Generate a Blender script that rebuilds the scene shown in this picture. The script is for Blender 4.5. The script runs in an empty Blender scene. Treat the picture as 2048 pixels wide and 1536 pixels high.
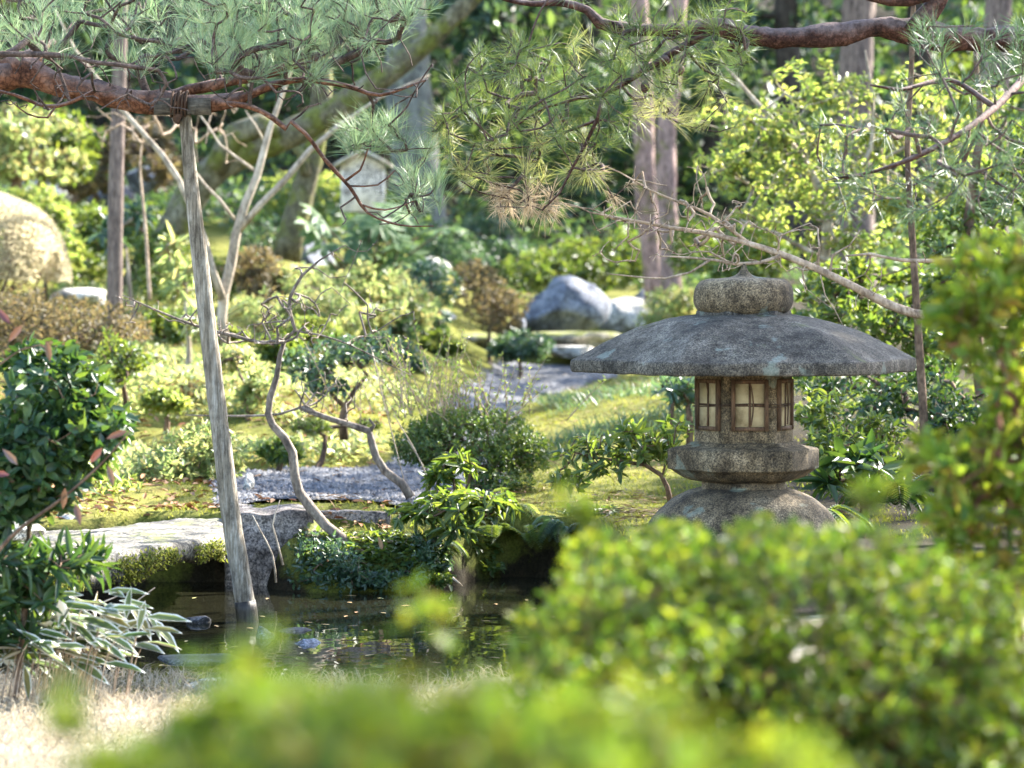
import bpy, bmesh, math, random
import numpy as np
from mathutils import Vector, noise as mnoise

S = bpy.context.scene
COL = S.collection
PI = math.pi
rad = math.radians

# ------------------------------------------------------------------ camera
FPX = 6900.0                      # focal length in photograph pixels (2048 wide)
EYE = np.array([0.0, 0.0, 1.25])  # water level is z = 0
PITCH = math.atan(228.0 / FPX)
cam_d = bpy.data.cameras.new("camera")
cam = bpy.data.objects.new("camera", cam_d)
COL.objects.link(cam)
cam.location = EYE
cam.rotation_euler = (PI / 2 - PITCH, 0, 0)
cam_d.sensor_width = 36
cam_d.lens = 36 * FPX / 2048
cam_d.clip_start = 0.05
cam_d.clip_end = 500
cam_d.dof.use_dof = True
cam_d.dof.focus_distance = 12.0
cam_d.dof.aperture_fstop = 4.6
cam_d.dof.aperture_blades = 0
S.camera = cam


def P(px, py, d):
    """point seen at photo pixel (px, py) at distance d (world y)"""
    a = (px - 1024) / FPX
    b = -(py - 768) / FPX
    cp, sp = math.cos(PITCH), math.sin(PITCH)
    v = np.array([a, cp + sp * b, -sp + cp * b])
    return EYE + v * (d / v[1])


def PP(pts, d):
    """list of (px, py) or (px, py, d) -> points"""
    return np.array([P(p[0], p[1], p[2] if len(p) > 2 else d) for p in pts])


def X(px, d):
    return (px - 1024) / FPX * d


# ------------------------------------------------------------------ light
AZ, EL = rad(50), rad(35)
SUN = np.array([math.sin(AZ) * math.cos(EL), math.cos(AZ) * math.cos(EL), math.sin(EL)])
W = bpy.data.worlds.new("World")
S.world = W
W.use_nodes = True
nt = W.node_tree
nt.nodes.clear()
wo = nt.nodes.new("ShaderNodeOutputWorld")
bg = nt.nodes.new("ShaderNodeBackground")
sky = nt.nodes.new("ShaderNodeTexSky")
sky.sky_type = 'NISHITA'
sky.sun_disc = False
sky.sun_elevation = EL
sky.sun_rotation = AZ
sky.air_density = 1.0
sky.dust_density = 1.2
sky.ozone_density = 1.0
bg.inputs[1].default_value = 0.14
nt.links.new(sky.outputs[0], bg.inputs[0])
nt.links.new(bg.outputs[0], wo.inputs[0])
sl = bpy.data.lights.new("sun", 'SUN')
sl.energy = 5.0
sl.angle = rad(0.53)
sl.color = (1.0, 0.95, 0.86)
so = bpy.data.objects.new("sun", sl)
COL.objects.link(so)
so.rotation_euler = Vector(SUN).to_track_quat('Z', 'Y').to_euler()
so.location = (8, 12, 14)

S.view_settings.view_transform = 'Standard'
S.view_settings.look = 'None'
S.view_settings.exposure = 2.9
S.view_settings.gamma = 1
S.render.engine = 'CYCLES'
cy = S.cycles
cy.use_denoising = True
cy.max_bounces = 6
cy.diffuse_bounces = 3
cy.glossy_bounces = 3
cy.transmission_bounces = 4
cy.transparent_max_bounces = 8
cy.sample_clamp_indirect = 4
cy.caustics_reflective = False
cy.caustics_refractive = False


# ------------------------------------------------------------------ materials
def newmat(name):
    m = bpy.data.materials.new(name)
    m.use_nodes = True
    t = m.node_tree
    t.nodes.clear()
    out = t.nodes.new("ShaderNodeOutputMaterial")
    return m, t, out


def nd(t, typ, **kw):
    n = t.nodes.new(typ)
    for k, v in kw.items():
        setattr(n, k, v)
    return n


def ramp(t, stops, interp='LINEAR'):
    r = t.nodes.new("ShaderNodeValToRGB")
    cr = r.color_ramp
    cr.interpolation = interp
    while len(cr.elements) < len(stops):
        cr.elements.new(0.5)
    for e, (p, c) in zip(cr.elements, stops):
        e.position = p
        e.color = (c[0], c[1], c[2], 1)
    return r


def objcoord(t, scale=(1, 1, 1)):
    tc = t.nodes.new("ShaderNodeTexCoord")
    mp = t.nodes.new("ShaderNodeMapping")
    mp.inputs['Scale'].default_value = scale
    t.links.new(tc.outputs['Object'], mp.inputs[0])
    return mp.outputs[0]


def noise(t, vec, scale, detail=4, rough=.6):
    n = t.nodes.new("ShaderNodeTexNoise")
    n.inputs['Scale'].default_value = scale
    n.inputs['Detail'].default_value = detail
    n.inputs['Roughness'].default_value = rough
    t.links.new(vec, n.inputs['Vector'])
    return n.outputs[0]


def mixc(t, fac, a, b, blend='MIX'):
    n = t.nodes.new("ShaderNodeMix")
    n.data_type = 'RGBA'
    n.blend_type = blend
    for sock, v in ((n.inputs[0], fac), (n.inputs[6], a), (n.inputs[7], b)):
        if isinstance(v, bpy.types.NodeSocket):
            t.links.new(v, sock)
        elif isinstance(v, (int, float)):
            sock.default_value = v
        else:
            sock.default_value = (v[0], v[1], v[2], 1)
    return n.outputs[2]


def bump(t, h, strength, dist):
    b = t.nodes.new("ShaderNodeBump")
    b.inputs['Strength'].default_value = strength
    b.inputs['Distance'].default_value = dist
    t.links.new(h, b.inputs['Height'])
    return b.outputs[0]


def leafmat(name, stops, trans, tw=.5, rough=.45, spec=.5):
    """leaves: colour per leaf, light comes through them"""
    m, t, out = newmat(name)
    g = nd(t, "ShaderNodeNewGeometry")
    r = ramp(t, [(i / max(1, len(stops) - 1), c) for i, c in enumerate(stops)])
    t.links.new(g.outputs['Random Per Island'], r.inputs[0])
    p = nd(t, "ShaderNodeBsdfPrincipled")
    p.inputs['Roughness'].default_value = rough
    p.inputs['Specular IOR Level'].default_value = spec
    t.links.new(r.outputs[0], p.inputs['Base Color'])
    tr = nd(t, "ShaderNodeBsdfTranslucent")
    k = [(i / max(1, len(trans) - 1), c) for i, c in enumerate(trans)]
    r2 = ramp(t, k)
    t.links.new(g.outputs['Random Per Island'], r2.inputs[0])
    t.links.new(r2.outputs[0], tr.inputs[0])
    mx = nd(t, "ShaderNodeMixShader")
    mx.inputs[0].default_value = tw
    t.links.new(p.outputs[0], mx.inputs[1])
    t.links.new(tr.outputs[0], mx.inputs[2])
    t.links.new(mx.outputs[0], out.inputs[0])
    return m


def barkmat(name, c1, c2, c3=None, scale=(14, 14, 4), moss=None, moss_amt=.5, bumpd=.01, rough=.9, plates=0):
    m, t, out = newmat(name)
    v = objcoord(t, scale)
    n1 = noise(t, v, 1.0, 6, .65)
    n2 = noise(t, v, 4.5, 5, .7)
    r = ramp(t, [(.39, c1), (.5, c2), (.62, c3 or c2)])
    mixn = nd(t, "ShaderNodeMath", operation='MULTIPLY_ADD')
    mixn.inputs[1].default_value = .5
    t.links.new(n2, mixn.inputs[0])
    h = nd(t, "ShaderNodeMath", operation='MULTIPLY')
    h.inputs[1].default_value = .5
    t.links.new(n1, h.inputs[0])
    t.links.new(h.outputs[0], mixn.inputs[2])
    t.links.new(mixn.outputs[0], r.inputs[0])
    c = r.outputs[0]
    if moss:
        v2 = objcoord(t, (1, 1, 1))
        mn = noise(t, v2, 5, 4, .6)
        mr = ramp(t, [(.62 - .35 * moss_amt, (0, 0, 0)), (.72 - .3 * moss_amt, (1, 1, 1))])
        t.links.new(mn, mr.inputs[0])
        c = mixc(t, mr.outputs[0], c, moss)
    if plates:
        nz = nd(t, "ShaderNodeTexNoise")
        nz.inputs['Scale'].default_value = plates * .8
        t.links.new(objcoord(t), nz.inputs['Vector'])
        vw = nd(t, "ShaderNodeVectorMath", operation='MULTIPLY_ADD')
        t.links.new(nz.outputs['Color'], vw.inputs[0])
        vw.inputs[1].default_value = (2.2 / plates,) * 3
        t.links.new(objcoord(t), vw.inputs[2])
        vo = nd(t, "ShaderNodeTexVoronoi", feature='DISTANCE_TO_EDGE')
        vo.inputs['Scale'].default_value = plates
        t.links.new(vw.outputs[0], vo.inputs['Vector'])
        kr = ramp(t, [(0, (.45, .42, .4)), (.08, (.75, .72, .7)), (.3, (1.1, 1.1, 1.1))])
        t.links.new(vo.outputs['Distance'], kr.inputs[0])
        c = mixc(t, 1, c, kr.outputs[0], 'MULTIPLY')
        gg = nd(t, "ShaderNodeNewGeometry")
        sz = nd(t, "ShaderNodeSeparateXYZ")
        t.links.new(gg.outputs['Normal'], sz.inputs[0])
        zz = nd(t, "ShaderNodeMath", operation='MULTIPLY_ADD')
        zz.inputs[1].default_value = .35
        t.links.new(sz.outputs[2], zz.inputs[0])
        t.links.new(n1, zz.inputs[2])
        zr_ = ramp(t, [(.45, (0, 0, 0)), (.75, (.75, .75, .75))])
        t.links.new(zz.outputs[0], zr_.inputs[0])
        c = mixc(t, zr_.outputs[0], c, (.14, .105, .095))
    cr_ = ramp(t, [(.36, (.45, .43, .42)), (.5, (1, 1, 1)), (.64, (1.35, 1.32, 1.28))])
    t.links.new(noise(t, objcoord(t, (22, 22, 12)), 1.0, 5, .75), cr_.inputs[0])
    c = mixc(t, .85, c, cr_.outputs[0], 'MULTIPLY')
    p = nd(t, "ShaderNodeBsdfPrincipled")
    p.inputs['Roughness'].default_value = rough
    p.inputs['Specular IOR Level'].default_value = .2
    t.links.new(c, p.inputs['Base Color'])
    t.links.new(bump(t, n2, .8, bumpd), p.inputs['Normal'])
    t.links.new(p.outputs[0], out.inputs[0])
    return m


def stonemat(name, base, dark, light, speck=160, moss=None, moss_lo=.5, lichen=None, bumpd=.004, mscale=6, crack=0., streak=0., spots=None):
    m, t, out = newmat(name)
    v = objcoord(t)
    big = noise(t, v, 5, 6, .65)
    fine = noise(t, v, speck, 3, .7)
    mid = noise(t, v, 28, 5, .7)
    r = ramp(t, [(.38, dark), (.5, base), (.64, light)])
    t.links.new(big, r.inputs[0])
    c = r.outputs[0]
    rf = ramp(t, [(.36, (.3, .3, .3)), (.5, (1, 1, 1)), (.62, (1.9, 1.86, 1.75))])
    t.links.new(fine, rf.inputs[0])
    c = mixc(t, 1.0, c, rf.outputs[0], 'MULTIPLY')
    rm = ramp(t, [(.38, (.4, .39, .37)), (.5, (.95, .95, .95)), (.64, (1.25, 1.25, 1.25))])
    t.links.new(mid, rm.inputs[0])
    c = mixc(t, .8, c, rm.outputs[0], 'MULTIPLY')
    if crack:
        vw = nd(t, "ShaderNodeVectorMath", operation='MULTIPLY_ADD')
        nz = nd(t, "ShaderNodeTexNoise")
        nz.inputs['Scale'].default_value = crack * 2.2
        nz.inputs['Detail'].default_value = 5
        t.links.new(v, nz.inputs['Vector'])
        t.links.new(nz.outputs['Color'], vw.inputs[0])
        vw.inputs[1].default_value = (.55 / crack,) * 3
        t.links.new(v, vw.inputs[2])
        vo = nd(t, "ShaderNodeTexVoronoi", feature='DISTANCE_TO_EDGE')
        vo.inputs['Scale'].default_value = crack
        t.links.new(vw.outputs[0], vo.inputs['Vector'])
        kr = ramp(t, [(0, (.3, .29, .28)), (.018, (.75, .74, .72)), (.05, (1, 1, 1))])
        t.links.new(vo.outputs['Distance'], kr.inputs[0])
        c = mixc(t, .85, c, kr.outputs[0], 'MULTIPLY')
    if streak:
        sr = ramp(t, [(.40, (.42, .41, .40)), (.52, (1, 1, 1)), (.66, (1.18, 1.16, 1.12))])
        t.links.new(noise(t, objcoord(t, (16, 16, 1.6)), 1.0, 5, .65), sr.inputs[0])
        c = mixc(t, streak, c, sr.outputs[0], 'MULTIPLY')
    if spots:
        sv = nd(t, "ShaderNodeTexVoronoi")
        sv.inputs['Scale'].default_value = 26
        sv.inputs['Randomness'].default_value = 1
        t.links.new(v, sv.inputs['Vector'])
        sm = nd(t, "ShaderNodeMath", operation='MULTIPLY_ADD')
        sm.inputs[1].default_value = -.5
        t.links.new(mid, sm.inputs[0])
        t.links.new(sv.outputs['Distance'], sm.inputs[2])
        s2 = ramp(t, [(.0, (.4, .4, .4)), (.012, (0, 0, 0))])
        t.links.new(sm.outputs[0], s2.inputs[0])
        c = mixc(t, s2.outputs[0], c, spots)
    if lichen:
        ln = noise(t, v, 9, 3, .5)
        lr = ramp(t, [(.63, (0, 0, 0)), (.67, (1, 1, 1))])
        t.links.new(ln, lr.inputs[0])
        lf = mixc(t, 1.0, lr.outputs[0], rm.outputs[0], 'MULTIPLY')
        sc = nd(t, "ShaderNodeMath", operation='MULTIPLY')
        sc.inputs[1].default_value = .55
        t.links.new(lf, sc.inputs[0])
        c = mixc(t, sc.outputs[0], c, lichen)
    if moss:
        g = nd(t, "ShaderNodeNewGeometry")
        sx = nd(t, "ShaderNodeSeparateXYZ")
        t.links.new(g.outputs['Normal'], sx.inputs[0])
        mn = noise(t, v, mscale, 5, .65)
        ad = nd(t, "ShaderNodeMath", operation='MULTIPLY_ADD')
        ad.inputs[1].default_value = .22
        t.links.new(sx.outputs[2], ad.inputs[0])
        t.links.new(mn, ad.inputs[2])
        mr = ramp(t, [(moss_lo, (0, 0, 0)), (moss_lo + .1, (1, 1, 1))])
        t.links.new(ad.outputs[0], mr.inputs[0])
        c = mixc(t, mr.outputs[0], c, moss)
    p = nd(t, "ShaderNodeBsdfPrincipled")
    p.inputs['Roughness'].default_value = .88
    p.inputs['Specular IOR Level'].default_value = .25
    t.links.new(c, p.inputs['Base Color'])
    hh = nd(t, "ShaderNodeMath", operation='MULTIPLY_ADD')
    hh.inputs[1].default_value = .5
    t.links.new(fine, hh.inputs[0])
    t.links.new(mid, hh.inputs[2])
    t.links.new(bump(t, hh.outputs[0], .9, bumpd), p.inputs['Normal'])
    t.links.new(p.outputs[0], out.inputs[0])
    return m


def plain(name, col, rough=.7, var=.25, scale=20, spec=.3):
    m, t, out = newmat(name)
    v = objcoord(t)
    n = noise(t, v, scale, 5, .6)
    r = ramp(t, [(.3, [c * (1 - var) for c in col]), (.7, [min(1, c * (1 + var)) for c in col])])
    t.links.new(n, r.inputs[0])
    p = nd(t, "ShaderNodeBsdfPrincipled")
    p.inputs['Roughness'].default_value = rough
    p.inputs['Specular IOR Level'].default_value = spec
    t.links.new(r.outputs[0], p.inputs['Base Color'])
    t.links.new(bump(t, n, .4, .004), p.inputs['Normal'])
    t.links.new(p.outputs[0], out.inputs[0])
    return m


def islandmat(name, stops, rough=.8, spec=.25):
    m, t, out = newmat(name)
    g = nd(t, "ShaderNodeNewGeometry")
    r = ramp(t, [(i / max(1, len(stops) - 1), c) for i, c in enumerate(stops)])
    t.links.new(g.outputs['Random Per Island'], r.inputs[0])
    p = nd(t, "ShaderNodeBsdfPrincipled")
    p.inputs['Roughness'].default_value = rough
    p.inputs['Specular IOR Level'].default_value = spec
    t.links.new(r.outputs[0], p.inputs['Base Color'])
    t.links.new(p.outputs[0], out.inputs[0])
    return m


# ------------------------------------------------------------------ mesh building
class MB:
    def __init__(s):
        s.v = []
        s.f = []
        s.n = 0

    def add(s, v, *faces):
        v = np.asarray(v, dtype=np.float64).reshape(-1, 3)
        for f in faces:
            s.f.append(np.asarray(f, dtype=np.int64) + s.n)
        s.v.append(v)
        s.n += len(v)

    def empty(s):
        return s.n == 0

    def mesh(s, name, off, smooth):
        v = np.concatenate(s.v) - np.asarray(off)
        me = bpy.data.meshes.new(name)
        loops = np.concatenate([f.ravel() for f in s.f])
        lens = np.concatenate([np.full(len(f), f.shape[1]) for f in s.f])
        starts = np.concatenate([[0], np.cumsum(lens)[:-1]])
        me.vertices.add(len(v))
        me.vertices.foreach_set("co", v.astype(np.float32).ravel())
        me.loops.add(len(loops))
        me.loops.foreach_set("vertex_index", loops.astype(np.int32))
        me.polygons.add(len(lens))
        me.polygons.foreach_set("loop_start", starts.astype(np.int32))
        me.polygons.foreach_set("loop_total", lens.astype(np.int32))
        if smooth:
            me.polygons.foreach_set("use_smooth", np.ones(len(lens), dtype=bool))
        me.update(calc_edges=True)
        return me


ORIGIN = {}


def tag(o, label=None, cat=None, group=None, kind=None):
    if label: o['label'] = label
    if cat: o['category'] = cat
    if group: o['group'] = group
    if kind: o['kind'] = kind
    return o


def thing(name, loc, label, cat, group=None):
    o = bpy.data.objects.new(name, None)
    o.empty_display_size = .1
    COL.objects.link(o)
    o.location = [float(c) for c in loc]
    ORIGIN[o.name] = np.array(loc, dtype=float)
    return tag(o, label, cat, group)


def build(name, mb, mat, parent=None, smooth=False, label=None, cat=None, group=None, kind=None, loc=None):
    """one mesh object; vertices are given in world space"""
    if parent is not None:
        off = ORIGIN[parent.name]
    else:
        off = np.array(loc if loc is not None else (0, 0, 0), dtype=float)
    me = mb.mesh(name, off, smooth)
    me.materials.append(mat)
    o = bpy.data.objects.new(name, me)
    COL.objects.link(o)
    if parent is not None:
        o.parent = parent
    else:
        o.location = [float(c) for c in off]
    ORIGIN[o.name] = off
    return tag(o, label, cat, group, kind)


def unit(v):
    v = np.asarray(v, dtype=float)
    return v / np.maximum(np.linalg.norm(v, axis=-1, keepdims=True), 1e-9)


def smooth_poly(pts, radii, step):
    """Catmull-Rom resampling of a polyline with radii"""
    pts = np.asarray(pts, float)
    radii = np.asarray(radii, float)
    if len(pts) < 3:
        n = max(2, int(np.linalg.norm(pts[-1] - pts[0]) / step) + 1)
        t = np.linspace(0, 1, n)[:, None]
        return pts[0] + (pts[-1] - pts[0]) * t, radii[0] + (radii[-1] - radii[0]) * t[:, 0]
    p = np.vstack([2 * pts[0] - pts[1], pts, 2 * pts[-1] - pts[-2]])
    op, orr = [], []
    for i in range(len(pts) - 1):
        n = max(1, int(np.linalg.norm(pts[i + 1] - pts[i]) / step))
        t = np.arange(n) / n
        t = t[:, None]
        a, b, c, d = p[i], p[i + 1], p[i + 2], p[i + 3]
        q = .5 * (2 * b + (c - a) * t + (2 * a - 5 * b + 4 * c - d) * t ** 2 + (-a + 3 * b - 3 * c + d) * t ** 3)
        op.append(q)
        orr.append(radii[i] + (radii[i + 1] - radii[i]) * t[:, 0])
    op.append(pts[-1:])
    orr.append(radii[-1:])
    return np.vstack(op), np.concatenate(orr)


def tube(mb, pts, radii, sides=6, rough=0.0, rng=None, cap=True):
    pts = np.asarray(pts, float)
    radii = np.asarray(radii, float)
    n = len(pts)
    if n < 2: return
    tan = np.gradient(pts, axis=0)
    tan = unit(tan)
    ref = np.array([0, 0, 1.0]) if abs(tan[0][2]) < .8 else np.array([0, 1.0, 0])
    u = unit(np.cross(tan[0], ref))
    U = np.empty((n, 3))
    for i in range(n):
        u = u - tan[i] * np.dot(u, tan[i])
        u = u / max(1e-9, np.linalg.norm(u))
        U[i] = u
    V = np.cross(tan, U)
    a = np.arange(sides) * 2 * PI / sides
    rr = radii[:, None] * np.ones((1, sides))
    if rough > 0:
        rng = rng or np.random.default_rng(1)
        k = rng.normal(0, rough, (n, sides))
        k = (k + np.roll(k, 1, 1) + np.roll(k, 1, 0)) / 2
        rr = rr * (1 + k)
    ring = pts[:, None, :] + rr[..., None] * (np.cos(a)[None, :, None] * U[:, None, :] + np.sin(a)[None, :, None] * V[:, None, :])
    v = ring.reshape(-1, 3)
    i = np.arange(n - 1)[:, None] * sides
    j = np.arange(sides)[None, :]
    j2 = (j + 1) % sides
    q = np.stack([i + j, i + j2, i + sides + j2, i + sides + j], -1).reshape(-1, 4)
    if cap:
        v = np.vstack([v, pts[:1], pts[-1:]])
        c0, c1 = n * sides, n * sides + 1
        jj = np.arange(sides)
        t0 = np.stack([np.full(sides, c0), (jj + 1) % sides, jj], -1)
        b = (n - 1) * sides
        t1 = np.stack([np.full(sides, c1), b + jj, b + (jj + 1) % sides], -1)
        mb.add(v, q, np.vstack([t0, t1]))
    else:
        mb.add(v, q)


def box(mb, c, size, ax=None):
    c = np.asarray(c, float)
    h = np.asarray(size, float) / 2
    ax = np.eye(3) if ax is None else np.asarray(ax, float)
    s = np.array([[-1, -1, -1], [1, -1, -1], [1, 1, -1], [-1, 1, -1], [-1, -1, 1], [1, -1, 1], [1, 1, 1], [-1, 1, 1]])
    v = c + (s * h) @ ax
    mb.add(v, [[0, 3, 2, 1], [4, 5, 6, 7], [0, 1, 5, 4], [1, 2, 6, 5], [2, 3, 7, 6], [3, 0, 4, 7]])


def randdirs(rng, n):
    return unit(rng.normal(size=(n, 3)))


def leaves(mb, pos, dirs, ups, L, Wd, fold=.15, droop=.1, simple=False):
    """many leaf blades; L, Wd scalars or arrays"""
    pos = np.asarray(pos, float)
    n = len(pos)
    if n == 0: return
    L = np.broadcast_to(np.asarray(L, float), (n,))[:, None]
    Wd = np.broadcast_to(np.asarray(Wd, float), (n,))[:, None]
    d = unit(dirs)
    side = unit(np.cross(d, ups) + 1e-6)
    nr = np.cross(side, d)
    if simple:
        v = np.stack([pos, pos + d * L * .45 + side * Wd * .5 + nr * Wd * fold, pos + d * L - nr * L * droop,
                      pos + d * L * .45 - side * Wd * .5 + nr * Wd * fold], 1)
        o = np.arange(n)[:, None] * 4
        mb.add(v.reshape(-1, 3), o + np.array([[0, 1, 2]]), o + np.array([[0, 2, 3]]))
    else:
        v = np.stack([pos,
                      pos + d * L * .30 + side * Wd * .46 + nr * Wd * fold,
                      pos + d * L * .68 + side * Wd * .40 + nr * (Wd * fold - L * droop * .4),
                      pos + d * L - nr * L * droop,
                      pos + d * L * .68 - side * Wd * .40 + nr * (Wd * fold - L * droop * .4),
                      pos + d * L * .30 - side * Wd * .46 + nr * Wd * fold], 1)
        o = np.arange(n)[:, None] * 6
        mb.add(v.reshape(-1, 3), o + np.array([[0, 1, 2, 3]]), o + np.array([[0, 3, 4, 5]]))


def rosettes(mb, rng, tips, tdirs, k, L, Wd, spread=.9, jit=.3, fold=.15, droop=.1, along=0.0, simple=False):
    """k leaves around every shoot tip"""
    n = len(tips)
    if n == 0: return
    T = np.repeat(tips, k, 0)
    D = np.repeat(unit(tdirs), k, 0)
    r = rng.normal(size=(n * k, 3))
    perp = unit(r - D * np.sum(r * D, 1, keepdims=True))
    s = np.clip(spread + rng.normal(0, jit, (n * k, 1)), .05, 2.6)
    d = D * np.cos(s) + perp * np.sin(s)
    pos = T - D * (rng.random((n * k, 1)) * along)
    ln = L * (.45 + .85 * rng.random(n * k))
    w = Wd * (.7 + .5 * rng.random(n * k))
    leaves(mb, pos, d, D + .5 * rng.normal(size=(n * k, 3)), ln, w, fold, droop, simple)


def clumpfield(rng, p, scale, k=6):
    """smooth random field, about -1..1, for gaps in crowns"""
    f = np.zeros(len(p))
    for _ in range(k):
        w = randdirs(rng, 1)[0] * scale * (.6 + .9 * rng.random())
        f += np.sin(p @ w + rng.random() * 6.28)
    return f / math.sqrt(k)


def ellipsoid_pts(rng, c, r, n, shell=.5, top_only=False, gaps=.0, gscale=6.0):
    out = []
    tot = 0
    c = np.asarray(c, float)
    r = np.broadcast_to(np.asarray(r, float), (3,))
    while tot < n:
        d = randdirs(rng, n * 2 + 20)
        if top_only:
            d[:, 2] = np.abs(d[:, 2]) * 1.0 - .12
        q = rng.random((len(d), 1)) ** shell
        p = c + d * q * r
        if gaps:
            p = p[clumpfield(np.random.default_rng(int(abs(c[0]) * 1000) + 7), p, gscale) > gaps - .6]
        if len(p) == 0: continue
        out.append(p)
        tot += len(p)
    return np.vstack(out)[:n]


# ------------------------------------------------------------------ woody skeletons
class Skel:
    def __init__(s, seed=1):
        s.rng = np.random.default_rng(seed)
        s.pos = np.zeros((40000, 3))
        s.par = []
        s.fix = []
        s.cnt = []
        s.n = 0
        s.tips = []
        s.mb = MB()

    def _node(s, p, par, fix=0.0):
        s.pos[s.n] = p
        s.par.append(par)
        s.fix.append(fix)
        s.n += 1
        return s.n - 1

    def limb(s, pts, radii, step=.08, sides=10, rough=.06, link=True, draw=True):
        q, r = smooth_poly(pts, radii, step)
        if draw:
            tube(s.mb, q, r, sides, rough, s.rng)
        par = -1
        if link and s.n:
            par = int(np.argmin(np.sum((s.pos[:s.n] - q[0]) ** 2, 1)))
        for a, b in zip(q, r):
            par = s._node(a, par, b)
        return q

    def connect(s, tips, seg=.1, jit=.12, sag=0.0, bias=0.0):
        """grow a twig from the nearest wood to every tip; returns tip directions"""
        tips = np.asarray(tips, float)
        d0 = np.array([np.min(np.sum((s.pos[:s.n] - t) ** 2, 1)) for t in tips])
        order = np.argsort(d0)
        dirs = np.zeros_like(tips)
        for i in order:
            t = tips[i]
            dv = s.pos[:s.n] - t
            dist = np.sum(dv * dv, 1)
            if bias:
                dist = dist * (1 + bias * (dv[:, 2] > 0))
            j = int(np.argmin(dist))
            a = s.pos[j].copy()
            L = math.sqrt(max(1e-9, np.sum((t - a) ** 2)))
            n = max(2, int(L / seg))
            k = s.rng.normal(0, jit * L / 2, 3)
            par = j
            prev = a
            for q in range(1, n + 1):
                f = q / n
                pt = a + (t - a) * f + k * math.sin(PI * f) * .8
                pt[2] += sag * L * math.sin(PI * f)
                if q < n: pt = pt + s.rng.normal(0, jit * .25 * L / n, 3)
                par = s._node(pt, par)
                last, prev = prev, pt
            dirs[i] = prev - last
            s.tips.append(par)
        return unit(dirs)

    def emit(s, r0=.004, expo=.5, rmax=.05, sides=5, into=None):
        mb = into or s.mb
        cnt = np.zeros(s.n)
        par = s.par
        for t in s.tips: cnt[t] += 1
        for i in range(s.n - 1, -1, -1):
            if par[i] >= 0: cnt[par[i]] += cnt[i]
        done = np.array([f > 0 for f in s.fix])
        for t in sorted(s.tips, key=lambda q: -cnt[q]):
            chain = [t]
            i = par[t]
            if done[t]: continue
            done[t] = True
            while i >= 0 and not done[i]:
                chain.append(i)
                done[i] = True
                i = par[i]
            if i >= 0: chain.append(i)
            chain = chain[::-1]
            c = np.maximum(cnt[chain], 1)
            r = np.minimum(r0 * c ** expo, rmax)
            if s.fix[chain[0]] > 0:
                r = np.minimum(r, s.fix[chain[0]] * .8)
                r[0] = min(r[1] * 1.1, s.fix[chain[0]])
            else:
                r[0] = r[1]
            q = s.pos[chain]
            if len(chain) > 2:
                q, r = smooth_poly(q, r, np.linalg.norm(np.diff(q, axis=0), axis=1).mean() * .45)
            tube(mb, q, r, sides, 0, None, False)
        return s.mb


def needles(mb, rng, tips, dirs, k, L, w, spread=(.25, 1.25), up=0.0, along=.05):
    n = len(tips)
    T = np.repeat(tips, k, 0)
    D = np.repeat(unit(dirs), k, 0)
    r = rng.normal(size=(n * k, 3))
    perp = unit(r - D * np.sum(r * D, 1, keepdims=True))
    s = rng.uniform(spread[0], spread[1], (n * k, 1))
    d = unit(D * np.cos(s) + perp * np.sin(s) + np.array([0, 0, up]))
    a = T - D * (rng.random((n * k, 1)) * along)
    ln = L * (.7 + .45 * rng.random((n * k, 1))) * np.repeat(rng.uniform(.6, 1.2, (n, 1)), k, 0)
    side = unit(np.cross(d, rng.normal(size=(n * k, 3))))
    w = w * (.8 + .4 * rng.random((n * k, 1)))
    bend = rng.normal(0, .05, (n * k, 3)) * ln
    m = a + d * ln * .55 + bend * .4
    e = a + d * ln + bend * 1.3 - np.array([0, 0, .06]) * ln
    v = np.stack([a - side * w * .4, a + side * w * .4, m + side * w * .5, e, m - side * w * .5], 1).reshape(-1, 3)
    o = np.arange(n * k)[:, None] * 5
    mb.add(v, o + np.array([[0, 1, 2, 4]]), o + np.array([[4, 2, 3]]))


def lathe(mb, prof, c, sides=48, shape=None, rot=0.0, wob=0.0, seed=0):
    """prof: list of (r, z); shape(theta)->radius factor"""
    prof = np.asarray(prof, float)
    a = np.arange(sides) * 2 * PI / sides
    k = np.ones(sides) if shape is None else np.array([shape(t) for t in a])
    n = len(prof)
    v = np.zeros((n, sides, 3))
    v[..., 0] = prof[:, 0:1] * (k * np.cos(a + rot))[None]
    v[..., 1] = prof[:, 0:1] * (k * np.sin(a + rot))[None]
    v[..., 2] = prof[:, 1:2]
    v += np.asarray(c)
    v = v.reshape(-1, 3)
    if wob:
        for i in range(len(v)):
            q = Vector(v[i] * 9 + seed)
            v[i] += np.array(mnoise.noise_vector(q)) * wob + np.array(mnoise.noise_vector(q * 4)) * wob * .4
    i = np.arange(n - 1)[:, None] * sides
    j = np.arange(sides)[None, :]
    j2 = (j + 1) % sides
    q = np.stack([i + j, i + j2, i + sides + j2, i + sides + j], -1).reshape(-1, 4)
    mb.add(v, q)


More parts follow.
